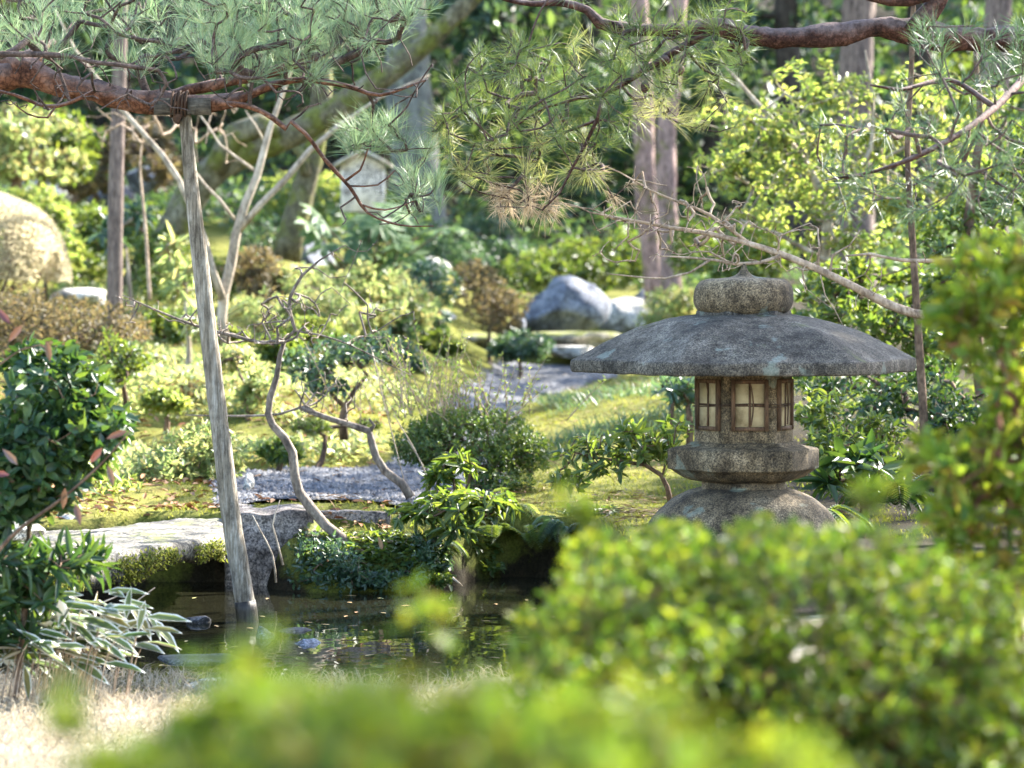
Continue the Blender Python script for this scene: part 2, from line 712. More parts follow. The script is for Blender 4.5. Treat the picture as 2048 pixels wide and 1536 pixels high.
def rock(mb, c, r, seed, sub=4, cuts=7, rough=.12, flat=None, rotz=0.0):
    """boulder: sphere trimmed by random planes, roughened"""
    rng = np.random.default_rng(seed)
    bm = bmesh.new()
    bmesh.ops.create_icosphere(bm, subdivisions=sub, radius=1)
    v = np.array([q.co[:] for q in bm.verts])
    f = np.array([[q.index for q in p.verts] for p in bm.faces])
    bm.free()
    for _ in range(cuts):
        nrm = randdirs(rng, 1)[0]
        h = rng.uniform(.55, .85)
        d = v @ nrm
        v = v - np.outer(np.maximum(d - h, 0) * .9, nrm)
    if flat:
        d = v[:, 2]
        v[:, 2] = np.where(d > flat, flat + (d - flat) * .15, d)
    o = rng.random(3) * 40
    for i in range(len(v)):
        q = Vector(v[i] * 1.6 + o)
        k = mnoise.fractal(q, 1.0, 2.0, 5)
        v[i] *= 1 + rough * k
    cz, sz = math.cos(rotz), math.sin(rotz)
    v = v * np.asarray(r)
    v = np.stack([v[:, 0] * cz - v[:, 1] * sz, v[:, 0] * sz + v[:, 1] * cz, v[:, 2]], 1) + np.asarray(c)
    mb.add(v, f)


def sstep(a, b, x):
    t = np.clip((np.asarray(x, float) - a) / (b - a), 0, 1)
    return t * t * (3 - 2 * t)
# ------------------------------------------------------------------ terrain
POND = np.array([(-4.2, 12.4), (-2.6, 13.5), (-1.7, 13.75), (-1.2, 13.85), (-.95, 13.85), (-.88, 13.5), (-.76, 13.32),
                 (-.35, 13.38), (-.22, 13.8), (0, 14.1), (.27, 14.0), (.36, 13.0), (.42, 11.9), (.45, 11.0),
                 (.4, 10.3), (0, 10.2), (-.4, 10.15), (-.72, 10.3), (-.95, 10.6), (-1.15, 10.75), (-1.5, 10.65), (-2.2, 10.5), (-4.2, 10.6)])


def poly_sd(x, y, poly):
    x = np.asarray(x, float)
    y = np.asarray(y, float)
    d = np.full(x.shape, 1e9)
    inside = np.zeros(x.shape, bool)
    n = len(poly)
    for i in range(n):
        ax, ay = poly[i]
        bx, by = poly[(i + 1) % n]
        ex, ey = bx - ax, by - ay
        t = np.clip(((x - ax) * ex + (y - ay) * ey) / (ex * ex + ey * ey), 0, 1)
        d = np.minimum(d, (x - ax - t * ex) ** 2 + (y - ay - t * ey) ** 2)
        c = ((ay > y) != (by > y)) & (x < (bx - ax) * (y - ay) / (by - ay + 1e-12) + ax)
        inside ^= c
    d = np.sqrt(d)
    return np.where(inside, -d, d)


def gauss(x, y, cx, cy, sx, sy, h):
    return h * np.exp(-((x - cx) / sx) ** 2 - ((y - cy) / sy) ** 2)


def H(x, y):
    x = np.asarray(x, float)
    y = np.asarray(y, float)
    yy = np.maximum(y, 1.0)
    c = x / yy * FPX
    wl = sstep(50, -350, c)
    zl = .27 + .075 * np.clip(y - 17, 0, 9) + .085 * np.clip(y - 26, 0, 12)
    zr = .27 + .02 * np.clip(y - 20, 0, 8) + .12 * np.clip(y - 28.4, 0, 3) + .08 * np.clip(y - 31.4, 0, 8)
    z = zl * wl + zr * (1 - wl)
    z = np.where((x > -1.35) & (x < .05) & (y < 16), np.minimum(z, .06 + .35 * np.clip(y - 13.3, 0, 3) + 5 * np.clip(np.abs(x + .65) - .42, 0, 1)), z)
    z = z + gauss(x, y, .95, 20.5, .8, 3.0, .22) + gauss(x, y, 2.4, 19, 1.4, 3.0, .25)
    z = z + gauss(x, y, X(560, 18.5), 18.5, .55, .8, .12) + gauss(x, y, X(380, 19.5), 19.5, .5, .9, .16)
    hill = np.clip(np.maximum(y - 38, np.abs(x) - 12), 0, 60)
    z = z + .22 * hill
    near = .0 + .03 * np.clip(11 - y, 0, 14)
    wn = sstep(12.2, 10.8, y) * (1 - .6 * sstep(.2, .6, x) * sstep(9, 11, y))
    z = z * (1 - wn) + near * wn
    bumpy = .02 * np.sin(2.1 * x + .7 * y) + .014 * np.sin(3.7 * x - 2.9 * y + 1) + .01 * np.sin(7 * x + 5 * y) + .006 * np.sin(15 * x - 11 * y)
    z = z + bumpy
    sd = poly_sd(x, y, POND)
    k = sstep(-.16, .05, sd + .03 * np.sin(9 * x + 4 * y) * 1.0)
    return -.32 + (z + .32) * k


def G(x, y):
    return float(H(np.array([x]), np.array([y]))[0])


def on(px, d, dz=0.0):
    x = X(px, d)
    return np.array([x, d, G(x, d) + dz])


def path_edges(d):
    rows = [(13.95, 440, 905), (14.5, 440, 985), (15.5, 430, 1012), (16.4, 470, 1010), (16.9, 560, 1010), (17.3, 790, 1015), (20, 880, 1022),
            (22.5, 930, 1035), (24, 955, 1075), (25.5, 975, 1165), (27, 990, 1265), (28.3, 1010, 1370)]
    r = np.array(rows, float)
    return np.interp(d, r[:, 0], r[:, 1]), np.interp(d, r[:, 0], r[:, 2])


def path_sd(x, y):
    """signed distance-ish: negative inside the gravel path"""
    l, r = path_edges(y)
    xl, xr = X(l, y), X(r, y)
    s = np.maximum(xl - x, x - xr)
    s = np.where((y < 13.95) | (y > 28.3), 1.0, s)
    return s


gx = np.unique(np.concatenate([np.linspace(-140, -12, 20), np.linspace(-12, -3.4, 44), np.linspace(-3.4, 3.4, 190), np.linspace(3.4, 12, 44), np.linspace(12, 140, 20)]))
gy = np.unique(np.concatenate([np.linspace(-60, -2, 12), np.linspace(-2, 9, 70), np.linspace(9, 15, 170), np.linspace(15, 30, 200), np.linspace(30, 60, 90), np.linspace(60, 200, 20)]))
XX, YY = np.meshgrid(gx, gy, indexing='xy')
ZZ = H(XX, YY)
mb = MB()
nx, ny = len(gx), len(gy)
ii = np.arange(ny - 1)[:, None] * nx
jj = np.arange(nx - 1)[None, :]
mb.add(np.stack([XX, YY, ZZ], -1).reshape(-1, 3), np.stack([ii + jj, ii + jj + 1, ii + nx + jj + 1, ii + nx + jj], -1).reshape(-1, 4))

m, t, out = newmat("ground_cover")
v = objcoord(t)
n1 = noise(t, v, 1.3, 5, .6)
n2 = noise(t, v, 9, 6, .7)
n3 = noise(t, v, 90, 4, .7)
moss = ramp(t, [(.34, (.05, .058, .014)), (.46, (.11, .118, .022)), (.57, (.19, .175, .04)), (.68, (.22, .17, .055))])
ad = nd(t, "ShaderNodeMath", operation='MULTIPLY_ADD')
ad.inputs[1].default_value = .5
t.links.new(n1, ad.inputs[0])
h2 = nd(t, "ShaderNodeMath", operation='MULTIPLY')
h2.inputs[1].default_value = .5
t.links.new(n2, h2.inputs[0])
t.links.new(h2.outputs[0], ad.inputs[2])
t.links.new(ad.outputs[0], moss.inputs[0])
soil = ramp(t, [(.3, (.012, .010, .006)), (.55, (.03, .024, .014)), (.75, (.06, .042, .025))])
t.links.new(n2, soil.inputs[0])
dry = ramp(t, [(.36, (.17, .135, .09)), (.5, (.30, .255, .19)), (.64, (.42, .37, .3))])
t.links.new(n2, dry.inputs[0])
za = nd(t, "ShaderNodeAttribute", attribute_name="zone_soil")
zd = nd(t, "ShaderNodeAttribute", attribute_name="zone_dry")


def noisy(sock, amt=.9):
    a = nd(t, "ShaderNodeMath", operation='MULTIPLY_ADD')
    t.links.new(n2, a.inputs[0])
    a.inputs[1].default_value = amt
    t.links.new(sock, a.inputs[2])
    r = ramp(t, [(.5 + amt * .5 - .12, (0, 0, 0)), (.5 + amt * .5 + .12, (1, 1, 1))])
    t.links.new(a.outputs[0], r.inputs[0])
    return r.outputs[0]


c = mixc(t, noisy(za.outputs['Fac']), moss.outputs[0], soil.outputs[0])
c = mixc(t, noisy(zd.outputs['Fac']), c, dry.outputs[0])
rf = ramp(t, [(.3, (.5, .5, .5)), (.6, (1.25, 1.25, 1.2))])
t.links.new(n3, rf.inputs[0])
c = mixc(t, 1, c, rf.outputs[0], 'MULTIPLY')
p = nd(t, "ShaderNodeBsdfPrincipled")
p.inputs['Roughness'].default_value = .95
p.inputs['Specular IOR Level'].default_value = .1
t.links.new(c, p.inputs['Base Color'])
t.links.new(bump(t, n3, 1, .02), p.inputs['Normal'])
t.links.new(p.outputs[0], out.inputs[0])
M_GROUND = m
go = build("ground", mb, m, smooth=True, kind='structure')
sd = poly_sd(XX, YY, POND).ravel()
xx, yy = XX.ravel(), YY.ravel()
pc = xx / np.maximum(yy, 1) * FPX + 1024
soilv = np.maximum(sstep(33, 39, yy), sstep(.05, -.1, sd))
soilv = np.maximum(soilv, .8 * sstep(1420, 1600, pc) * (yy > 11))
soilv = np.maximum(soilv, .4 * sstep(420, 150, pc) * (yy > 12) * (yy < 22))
dryv = sstep(11.2, 10.8, yy)
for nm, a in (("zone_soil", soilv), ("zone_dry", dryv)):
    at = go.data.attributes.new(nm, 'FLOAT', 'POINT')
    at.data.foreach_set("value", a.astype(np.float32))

# gravel path, draped a little above the ground
mb = MB()
ds = np.linspace(13.95, 28.3, 240)
nu = 40
le, re = path_edges(ds)
rg = np.random.default_rng(3)
kern = np.ones(5) / 5
le = le + np.convolve(rg.normal(0, 9, len(ds)), kern, 'same')
re = re + np.convolve(rg.normal(0, 9, len(ds)), kern, 'same')
u = np.linspace(0, 1, nu)
pxg = le[:, None] + (re - le)[:, None] * u
dg = np.repeat(ds[:, None], nu, 1)
xg = X(pxg, dg)
zg = H(xg, dg) + .014
ii = np.arange(len(ds) - 1)[:, None] * nu
jj = np.arange(nu - 1)[None, :]
mb.add(np.stack([xg, dg, zg], -1).reshape(-1, 3), np.stack([ii + jj, ii + jj + 1, ii + nu + jj + 1, ii + nu + jj], -1).reshape(-1, 4))
m, t, out = newmat("gravel")
v = objcoord(t)
vo = nd(t, "ShaderNodeTexVoronoi")
vo.inputs['Scale'].default_value = 70
t.links.new(v, vo.inputs['Vector'])
r = ramp(t, [(0, (.035, .035, .038)), (.35, (.066, .068, .075)), (.7, (.10, .103, .112)), (1, (.15, .15, .16))])
sx = nd(t, "ShaderNodeSeparateColor")
t.links.new(vo.outputs['Color'], sx.inputs[0])
t.links.new(sx.outputs[0], r.inputs[0])
p = nd(t, "ShaderNodeBsdfPrincipled")
p.inputs['Roughness'].default_value = .9
t.links.new(r.outputs[0], p.inputs['Base Color'])
inv = nd(t, "ShaderNodeMath", operation='SUBTRACT')
inv.inputs[0].default_value = 1
t.links.new(vo.outputs['Distance'], inv.inputs[1])
t.links.new(bump(t, inv.outputs[0], 1, .012), p.inputs['Normal'])
t.links.new(p.outputs[0], out.inputs[0])
build("gravel_path", mb, m, kind='structure', smooth=True)

# loose pebbles on the path
rg = np.random.default_rng(5)
n = 16000
d = 13.97 + (28.2 - 13.97) * rg.random(n) ** 1.7
l, r = path_edges(d)
px = l - 14 + (r - l + 28) * rg.random(n)
x = X(px, d)
c0 = np.stack([x, d, H(x, d) + .016], -1)
s = .006 + .009 * rg.random((n, 1)) ** 2
tet = np.array([[1, 0, 0], [-.5, .87, 0], [-.5, -.87, 0], [0, 0, .8], [.3, .2, .7]])
a = rg.random(n) * 6.28
ca, sa = np.cos(a)[:, None], np.sin(a)[:, None]
vv = np.stack([c0 + s * np.concatenate([ca * q[0] - sa * q[1], sa * q[0] + ca * q[1], np.full((n, 1), q[2])], 1) * (1 + .3 * rg.normal(size=(n, 3))) for q in tet[:4]], 1)
mb = MB()
mb.add(vv.reshape(-1, 3), np.arange(n)[:, None] * 4 + np.array([[0, 1, 3]]), np.arange(n)[:, None] * 4 + np.array([[1, 2, 3]]), np.arange(n)[:, None] * 4 + np.array([[2, 0, 3]]))
build("gravel_stones", mb, islandmat("gravel_stone", [(.035, .035, .04), (.07, .071, .08), (.105, .108, .118), (.155, .155, .165), (.09, .076, .06)]), kind='stuff',
      label="loose pale grey pebbles scattered over the gravel path", cat="gravel")

# water
mb = MB()
mb.add([(-5, 9.6, 0), (1.2, 9.6, 0), (1.2, 14.6, 0), (-5, 14.6, 0)], [[0, 1, 2, 3]])
m, t, out = newmat("pond_water")
p = nd(t, "ShaderNodeBsdfPrincipled")
p.inputs['Base Color'].default_value = (.012, .012, .007, 1)
p.inputs['Roughness'].default_value = .03
p.inputs['IOR'].default_value = 1.33
p.inputs['Specular IOR Level'].default_value = .5
v = objcoord(t, (1, .5, 1))
t.links.new(bump(t, noise(t, v, 7, 2, .5), .05, .05), p.inputs['Normal'])
t.links.new(p.outputs[0], out.inputs[0])
build("pond_water", mb, m, kind='structure')

# moss and short grass blades
def blades(name, x, y, L, w, mat, label, cat, lean=.5, seed=1, lift=0.0):
    rg = np.random.default_rng(seed)
    n = len(x)
    z = H(x, y) - .004 + lift
    pos = np.stack([x, y, z], -1)
    d = unit(np.stack([rg.normal(0, lean, n), rg.normal(0, lean, n), np.ones(n)], -1))
    mb = MB()
    side = unit(np.cross(d, rg.normal(size=(n, 3))))
    L = (L * (.5 + .9 * rg.random(n)))[:, None]
    mid = pos + d * L * .6
    end = pos + d * L + np.stack([rg.normal(0, .35, n), rg.normal(0, .35, n), -.1 * np.ones(n)], -1) * L
    v = np.stack([pos - side * w, pos + side * w, mid + side * w * .7, end, mid - side * w * .7], 1).reshape(-1, 3)
    o = np.arange(n)[:, None] * 5
    mb.add(v, o + np.array([[0, 1, 2, 4]]), o + np.array([[4, 2, 3]]))
    return build(name, mb, mat, kind='stuff', label=label, cat=cat)


M_MOSS = leafmat("moss_blade", [(.07, .085, .015), (.12, .135, .022), (.18, .175, .03), (.21, .165, .05)], [(.2, .24, .03), (.32, .3, .05)], .4, .8, .1)
M_DRY = leafmat("dry_grass_blade", [(.27, .22, .15), (.36, .30, .22), (.44, .39, .31), (.2, .18, .1), (.18, .12, .08)], [(.28, .23, .15), (.36, .3, .22)], .35, .8, .2)
rg = np.random.default_rng(11)
n = 110000
d = 12.6 + 20 * rg.random(n) ** 1.3
x = X(-150 + 2350 * rg.random(n), d)
keep = (poly_sd(x, d, POND) > .02) & (path_sd(x, d) > .0)
c_ = x / d * FPX + 1024
dens = np.where((c_ > 1450), .35, 1) * np.where((c_ < 330) & (d < 20), .4, 1)
keep &= rg.random(n) < dens
keep &= clumpfield(np.random.default_rng(4), np.stack([x, d, 0 * x], -1), 7) > -1.2
x, d = x[keep], d[keep]
blades("moss_lawn", x, d, .016 + .022 * sstep(-.6, 1.2, clumpfield(np.random.default_rng(44), np.stack([x, d, 0 * x], -1), 11, 8)), .0028, M_MOSS, "olive green mossy lawn around the gravel path and pond bank", "moss", seed=2)
n = 5500
d = rg.uniform(17.5, 24, n)
x = X(rg.uniform(1060, 1480, n), d)
f = clumpfield(np.random.default_rng(46), np.stack([x, d, 0 * x], -1), 3.5, 8)
keep = (path_sd(x, d) > .15) & (f > .3)
x, d = x[keep], d[keep]
blades("lilyturf", x, d, np.full(len(x), .10), .0035, leafmat("lilyturf_blade", [(.03, .06, .035), (.05, .09, .05), (.09, .13, .06)], [(.1, .18, .06), (.16, .24, .08)], .35, .45, .4), "blue green grassy lilyturf patches on the mossy mound left of the lantern", "lilyturf", lean=.7, seed=47)
n = 26000
d = 6.3 + 4.6 * rg.random(n)
x = X(-260 + 1300 * rg.random(n), d)
keep = poly_sd(x, d, POND) > .0
x, d = x[keep], d[keep]
blades("dry_grass", x, d, np.full(len(x), .055), .0016, M_DRY, "bleached dry winter grass on the near bank", "grass", lean=.8, seed=3)
n = 900
d = 10.28 + .25 * rg.random(n)
x = X(880 + 170 * rg.random(n), d)
blades("pale_grass_tuft", x, d, np.full(n, .12), .0018, M_DRY, "pale straw grass tuft at the near water edge between the bushes", "grass", lean=.45, seed=4)
n = 110
d = 10.15 + .3 * rg.random(n)
x = X(600 + 320 * rg.random(n), d)
blades("waterside_grass", x, d, np.full(n, .11), .0022, leafmat("waterside_blade", [(.09, .12, .02), (.2, .2, .05)], [(.2, .25, .04), (.3, .3, .06)], .4), "thin green grass blades rising from the near pond edge", "grass", lean=.35, seed=5, lift=-.01)
n = 5000
d = 13.0 + 16 * rg.random(n) ** 1.5
x = X(-100 + 900 * rg.random(n) ** 1.4, d)
keep = (poly_sd(x, d, POND) > .03) & (rg.random(n) < np.where(path_sd(x, d) < 0, .08, 1))
x, d = x[keep], d[keep]
mb = MB()
n = len(x)
dd = np.stack([rg.normal(size=n), rg.normal(size=n), rg.normal(0, .2, n)], -1)
leaves(mb, np.stack([x, d, H(x, d) + .02], -1), dd, np.stack([rg.normal(0, .3, n), rg.normal(0, .3, n), np.ones(n)], -1), .035 + .03 * rg.random(n), .02, .2, .1)
build("fallen_leaves", mb, islandmat("fallen_leaf", [(.16, .05, .02), (.26, .11, .04), (.35, .2, .1), (.12, .06, .03)]), kind='stuff', label="brown and russet fallen leaves littering the moss on the left", cat="leaves")

# leaves floating on the pond
n = 70
x = rg.uniform(-1.5, .3, n)
d = rg.uniform(10.8, 13.2, n)
kp = poly_sd(x, d, POND) < -.1
x, d = x[kp], d[kp]
n = len(x)
mb = MB()
leaves(mb, np.stack([x, d, .004 + 0 * x], -1), np.stack([rg.normal(size=n), rg.normal(size=n), 0 * x], -1), np.tile([0, 0, 1.0], (n, 1)), .03 + .03 * rg.random(n), .014, .06, .02)
build("floating_leaves", mb, islandmat("floating_leaf", [(.28, .16, .06), (.35, .26, .12), (.18, .09, .04), (.3, .3, .12)]), kind='stuff', label="small fallen leaves floating on the dark pond", cat="leaves")
# pine needles and scraps lying on the moss and path
n = 9000
d = 13.2 + 13 * rg.random(n) ** 1.4
x = X(420 + 1000 * rg.random(n), d)
keep = (poly_sd(x, d, POND) > .03) & (rg.random(n) < np.where(path_sd(x, d) < -.03, .12, 1)) & (clumpfield(np.random.default_rng(55), np.stack([x, d, 0 * x], -1), 5) > -.2)
x, d = x[keep], d[keep]
n = len(x)
mb = MB()
leaves(mb, np.stack([x, d, H(x, d) + .03], -1), np.stack([rg.normal(size=n), rg.normal(size=n), rg.normal(0, .1, n)], -1), np.stack([rg.normal(0, .2, n), rg.normal(0, .2, n), np.ones(n)], -1), .03 + .06 * rg.random(n), .004 + .008 * rg.random(n) ** 3, .1, .05, True)
build("needle_litter", mb, islandmat("needle_scrap", [(.10, .05, .025), (.18, .10, .05), (.25, .17, .09), (.07, .05, .03)]), kind='stuff', label="brown pine needles and scraps scattered on the moss and gravel", cat="litter")

# ------------------------------------------------------------------ stones
ST_GREY = stonemat("grey_rock", (.115, .125, .155), (.06, .066, .085), (.19, .2, .225), speck=110, crack=1.6, spots=(.22, .23, .22))
ST_PALE = stonemat("pale_rock", (.30, .29, .265), (.18, .172, .16), (.40, .39, .36), speck=90, crack=2.2)
ST_WALL = stonemat("bank_rock", (.17, .145, .13), (.08, .066, .06), (.27, .235, .215), speck=120, moss=(.06, .07, .015), moss_lo=.78, crack=4.5)
ST_MOSS = stonemat("mossy_rock", (.25, .23, .19), (.13, .12, .10), (.38, .36, .3), speck=110, moss=(.11, .12, .02), moss_lo=.58, crack=2)
ST_DARK = stonemat("wet_rock", (.05, .05, .055), (.025, .025, .028), (.10, .10, .11), speck=120)


def stone(px, py, d, rw, rh, rd, seed, mat, label, ground=None, flat=None, cuts=7, rough=.13, sub=4, name="rock", sink=.25, rotz=0., cat="rock", group=None):
    """rw/rh in photo pixels: half width, and full height; py = bottom"""
    k = d / FPX
    b = P(px, py, d)
    r = (rw * k, rd, rh * k / (2 - 2 * sink) * 1.05)
    c = np.array([b[0], b[1] + rd * .3, b[2] + r[2] * (1 - 2 * sink)])
    mb = MB()
    rock(mb, c, r, seed, sub, cuts, rough, flat, rotz)
    return build(name, mb, mat, smooth=True, label=label, cat=cat, loc=b, group=group)


stone(1125, 668, 30, 92, 108, .4, 21, ST_GREY, "large blue grey boulder standing beside the far gravel path", cuts=9)
stone(1255, 660, 31, 68, 72, .35, 33, ST_PALE, "pale sunlit boulder leaning beside the large grey boulder", flat=.75)
stone(1290, 650, 32.5, 55, 72, .3, 36, ST_GREY, "low grey rock behind the pale sunlit boulder")
stone(1150, 692, 28.9, 105, 36, .45, 41, ST_MOSS, "long flat mossy stone below the large grey boulder", flat=.55)
stone(960, 690, 29.0, 120, 32, .4, 44, ST_MOSS, "flat mossy edging stone left of the grey boulder", flat=.5)
stone(1150, 714, 28.3, 62, 30, .35, 47, ST_PALE, "low pale flat stone at the edge of the far gravel path", flat=.5)
stone(1036, 668, 29, 24, 32, .12, 49, ST_GREY, "small grey stone at the foot of the large boulder")
stone(626, 545, 29.5, 42, 75, .3, 52, ST_GREY, "rounded grey stone among shrubs in front of the notice board", cuts=4, rough=.06)
stone(850, 560, 31, 55, 44, .3, 55, ST_PALE, "whitish rock among the bushes right of the notice board")
stone(985, 500, 35, 48, 42, .3, 58, ST_GREY, "grey rock in dark shrubs below the big pale trunk")
stone(880, 650, 29.5, 40, 30, .25, 59, ST_PALE, "small pale stone half hidden behind the low reddish shrub")
stone(160, 605, 24, 60, 36, .3, 60, ST_PALE, "pale stone beside the foot of the brown pole", flat=.6)
stone(95, 400, 33, 60, 60, .5, 61, ST_PALE, "pale rock under the small trees at far left")
stone(290, 375, 33.5, 45, 50, .4, 62, ST_GREY, "grey rock behind the brown pole under the trees")
stone(240, 430, 34.5, 70, 60, .4, 63, ST_DARK, "dark rock in the shade behind the brown pole")
# retaining stones of the far bank


def block(px0, px1, py0, py1, d, depth, seed, mat, label):
    """roughly squared stone: a box with worn, uneven faces"""
    a, b = P(px0, py1, d), P(px1, py0, d)
    lo, hi = np.array([a[0], d, a[2]]), np.array([b[0], d + depth, b[2]])
    bm = bmesh.new()
    bmesh.ops.create_cube(bm, size=2)
    bmesh.ops.subdivide_edges(bm, edges=bm.edges[:], cuts=22, use_grid_fill=True)
    v = np.array([q.co[:] for q in bm.verts])
    f = [[q.index for q in p.verts] for p in bm.faces]
    bm.free()
    r = np.linalg.norm(v, axis=1, keepdims=True)
    w = v / np.maximum(r, 1e-6) * 1.25
    v = v * .86 + w * .14 * np.minimum(1, r / 1.2)
    v = (lo + hi) / 2 + v * (hi - lo) / 2
    for i in range(len(v)):
        q = Vector(v[i] * 6 + seed)
        v[i] += np.array(mnoise.noise_vector(q)) * .018 + np.array(mnoise.noise_vector(q * 3.5)) * .008
    mb = MB()
    mb.add(v, np.array(f))
    return build("retaining_stone", mb, mat, smooth=True, label=label, cat="rock", loc=lo, group="retaining stones of the far bank")


block(448, 628, 1022, 1185, 13.62, .42, 71, ST_WALL, "large squared brown retaining stone at the right end of the slab bridge")
block(634, 782, 1026, 1130, 13.74, .4, 74, ST_WALL, "smaller squared retaining stone behind the crooked bare trunk")
stone(640, 1120, 13.6, 36, 84, .12, 76, ST_MOSS, "mossy stone wedged between the two retaining stones", cuts=6)
stone(780, 1090, 14.05, 50, 66, .2, 78, ST_WALL, "half buried stone on the bank beneath the drooping plant", flat=.7)
stone(496, 985, 15.0, 13, 40, .07, 80, ST_PALE, "small pale upright stone right behind the leaning post")
# stones in the pond
stone(622, 1322, 11.45, 46, 46, .1, 81, ST_GREY, "grey wedge shaped stone rising from the pond", sink=.3, cuts=9)
stone(527, 1284, 11.7, 22, 30, .06, 83, ST_GREY, "small rounded stone by the foot of the leaning post", sink=.3)
stone(385, 1344, 11.0, 100, 36, .16, 85, ST_DARK, "wide flat dark wet stone at the near pond edge", flat=.6)
stone(588, 1276, 11.9, 48, 22, .08, 87, ST_DARK, "low dark stone awash behind the grey wedge shaped stone", flat=.6)
stone(397, 1250, 12.2, 26, 20, .07, 88, ST_DARK, "small dark stone in the middle of the pond", flat=.8)
stone(640, 1284, 11.75, 70, 8, .1, 90, ST_PALE, "thin flat pale stone just breaking the water", flat=.5)
stone(430, 1396, 10.3, 70, 40, .12, 89, ST_PALE, "smooth pale stone on the near bank behind the hedge", flat=.6, cuts=4, rough=.05)
stone(20, 1075, 12.4, 70, 40, .2, 91, ST_PALE, "pale stone at the left end of the slab bridge", flat=.7)
stone(135, 1062, 13.9, 30, 40, .12, 92, ST_PALE, "light rounded stone at the back edge of the slab bridge", flat=.7)

# slab bridge
z0 = .255
cor = np.array([(X(448, 12.95), 12.95), (X(452, 14.1), 14.1), (X(-220, 12.5), 12.5), (X(-200, 10.75), 10.75)])
na, nb = 90, 34
aa, bb = np.meshgrid(np.linspace(0, 1, na), np.linspace(0, 1, nb))
rt = cor[0] + (cor[1] - cor[0]) * bb[..., None]
lt = cor[3] + (cor[2] - cor[3]) * bb[..., None]
pl = rt + (lt - rt) * aa[..., None]
rg = np.random.default_rng(8)


def wob(p, sc, amp, o=0):
    return np.array([mnoise.fractal(Vector((q[0] * sc + o, q[1] * sc, q[2] * sc if len(q) > 2 else 0)), 1, 2, 4) for q in p.reshape(-1, p.shape[-1])]).reshape(p.shape[:-1]) * amp


edge = np.minimum(np.minimum(aa, 1 - aa) * 3.5, np.minimum(bb, 1 - bb) * 1.3)
top = np.concatenate([pl, (z0 + wob(pl, 2.2, .012) + wob(pl, 14, .006, 3) - .018 * np.exp(-edge / .03)  )[..., None]], -1)
e2 = wob(pl, 3.0, .06, 9)
front = bb < .02
top[..., 1] += np.where(front, e2, 0)
bot = top.copy()
thick = .065 + wob(pl, 2.6, .03, 4) + .04 * np.exp(-((aa - .45) / .25) ** 2)
bot[..., 2] = top[..., 2] - thick
bot[..., 1] += np.where(front, .05, 0)
mid = (top + bot) / 2
mid[..., 1] -= np.where(front, .03 + .02 * np.sin(aa * 40), 0)
mb = MB()
nv = na * nb
i0 = np.arange(nb - 1)[:, None] * na + np.arange(na - 1)[None, :]
q = np.stack([i0, i0 + na, i0 + na + 1, i0 + 1], -1).reshape(-1, 4)
per = np.concatenate([np.arange(na), np.arange(1, nb) * na + na - 1, (nb - 1) * na + np.arange(na - 2, -1, -1), np.arange(nb - 2, 0, -1) * na])
pn = np.roll(per, -1)
sideq = np.stack([per, pn, pn + nv, per + nv], -1)
sideq2 = np.stack([per + nv, pn + nv, pn + 2 * nv, per + 2 * nv], -1)
mb.add(np.vstack([top.reshape(-1, 3), mid.reshape(-1, 3), bot.reshape(-1, 3)]), q, sideq, sideq2, (q + 2 * nv)[:, ::-1])
br = thing("stone_bridge", on(200, 12.9), "long flat stone slab bridge crossing the pond inlet at left", "bridge")
build("slab", mb, stonemat("bridge_stone", (.115, .105, .085), (.06, .055, .046), (.165, .152, .13), speck=80, moss=(.10, .11, .03), moss_lo=.74, mscale=4, crack=1.8), br, smooth=True)
# moss hanging on its front edge
mb = MB()
fe = top[0, :, :]
rg = np.random.default_rng(17)
n = 5200
k = rg.random(n)
sel = clumpfield(np.random.default_rng(12), np.stack([k * 9, 0 * k, 0 * k], -1), 4) > .1
k = k[sel]
n = len(k)
i = (k * (na - 1)).astype(int)
hh = rg.random(n)
base = fe[i] + (bot[0, i] - fe[i]) * hh[:, None] * .9 + np.stack([rg.normal(0, .012, n), -.045 + rg.normal(0, .008, n), .004 * np.ones(n)], -1)
base[:, 1] += np.where(hh < .12, rg.random(n) * .16, 0)
dd = np.stack([rg.normal(0, .6, n), -1 + rg.normal(0, .3, n), rg.normal(-.1, .6, n)], -1)
leaves(mb, base, dd, rg.normal(size=(n, 3)), .022, .008, .1, .2, True)
build("moss", mb, leafmat("bridge_moss", [(.07, .09, .015), (.15, .17, .03), (.22, .2, .06)], [(.2, .24, .03), (.3, .3, .06)], .35, .8, .1), br)

# ------------------------------------------------------------------ stone lantern
LC = np.array([P(1487, 900, 12.0)[0], 12.0, 0.0])
zof = lambda y: P(1487, y, 12.0)[2]
RX = 1 / 575.0
ST_L = stonemat("lantern_granite", (.105, .079, .048), (.048, .037, .024), (.17, .134, .088), speck=170, lichen=(.17, .2, .16), bumpd=.004, streak=.7)
ST_ROOF = stonemat("lantern_roof_granite", (.076, .066, .053), (.038, .034, .028), (.122, .109, .09), speck=170, lichen=(.17, .20, .17), bumpd=.006, streak=.4, moss=(.07, .075, .03), moss_lo=.80)
LT = thing("stone_lantern", (LC[0], LC[1], G(LC[0], LC[1])), "snow viewing stone lantern with wide umbrella roof and paper windows", "lantern")
ROT = rad(4)


def hexs(roundness):
    def f(a):
        q = (a % (PI / 3)) - PI / 6
        hx = math.cos(PI / 6) / math.cos(q)
        return hx * (1 - roundness) + roundness * .985
    return f


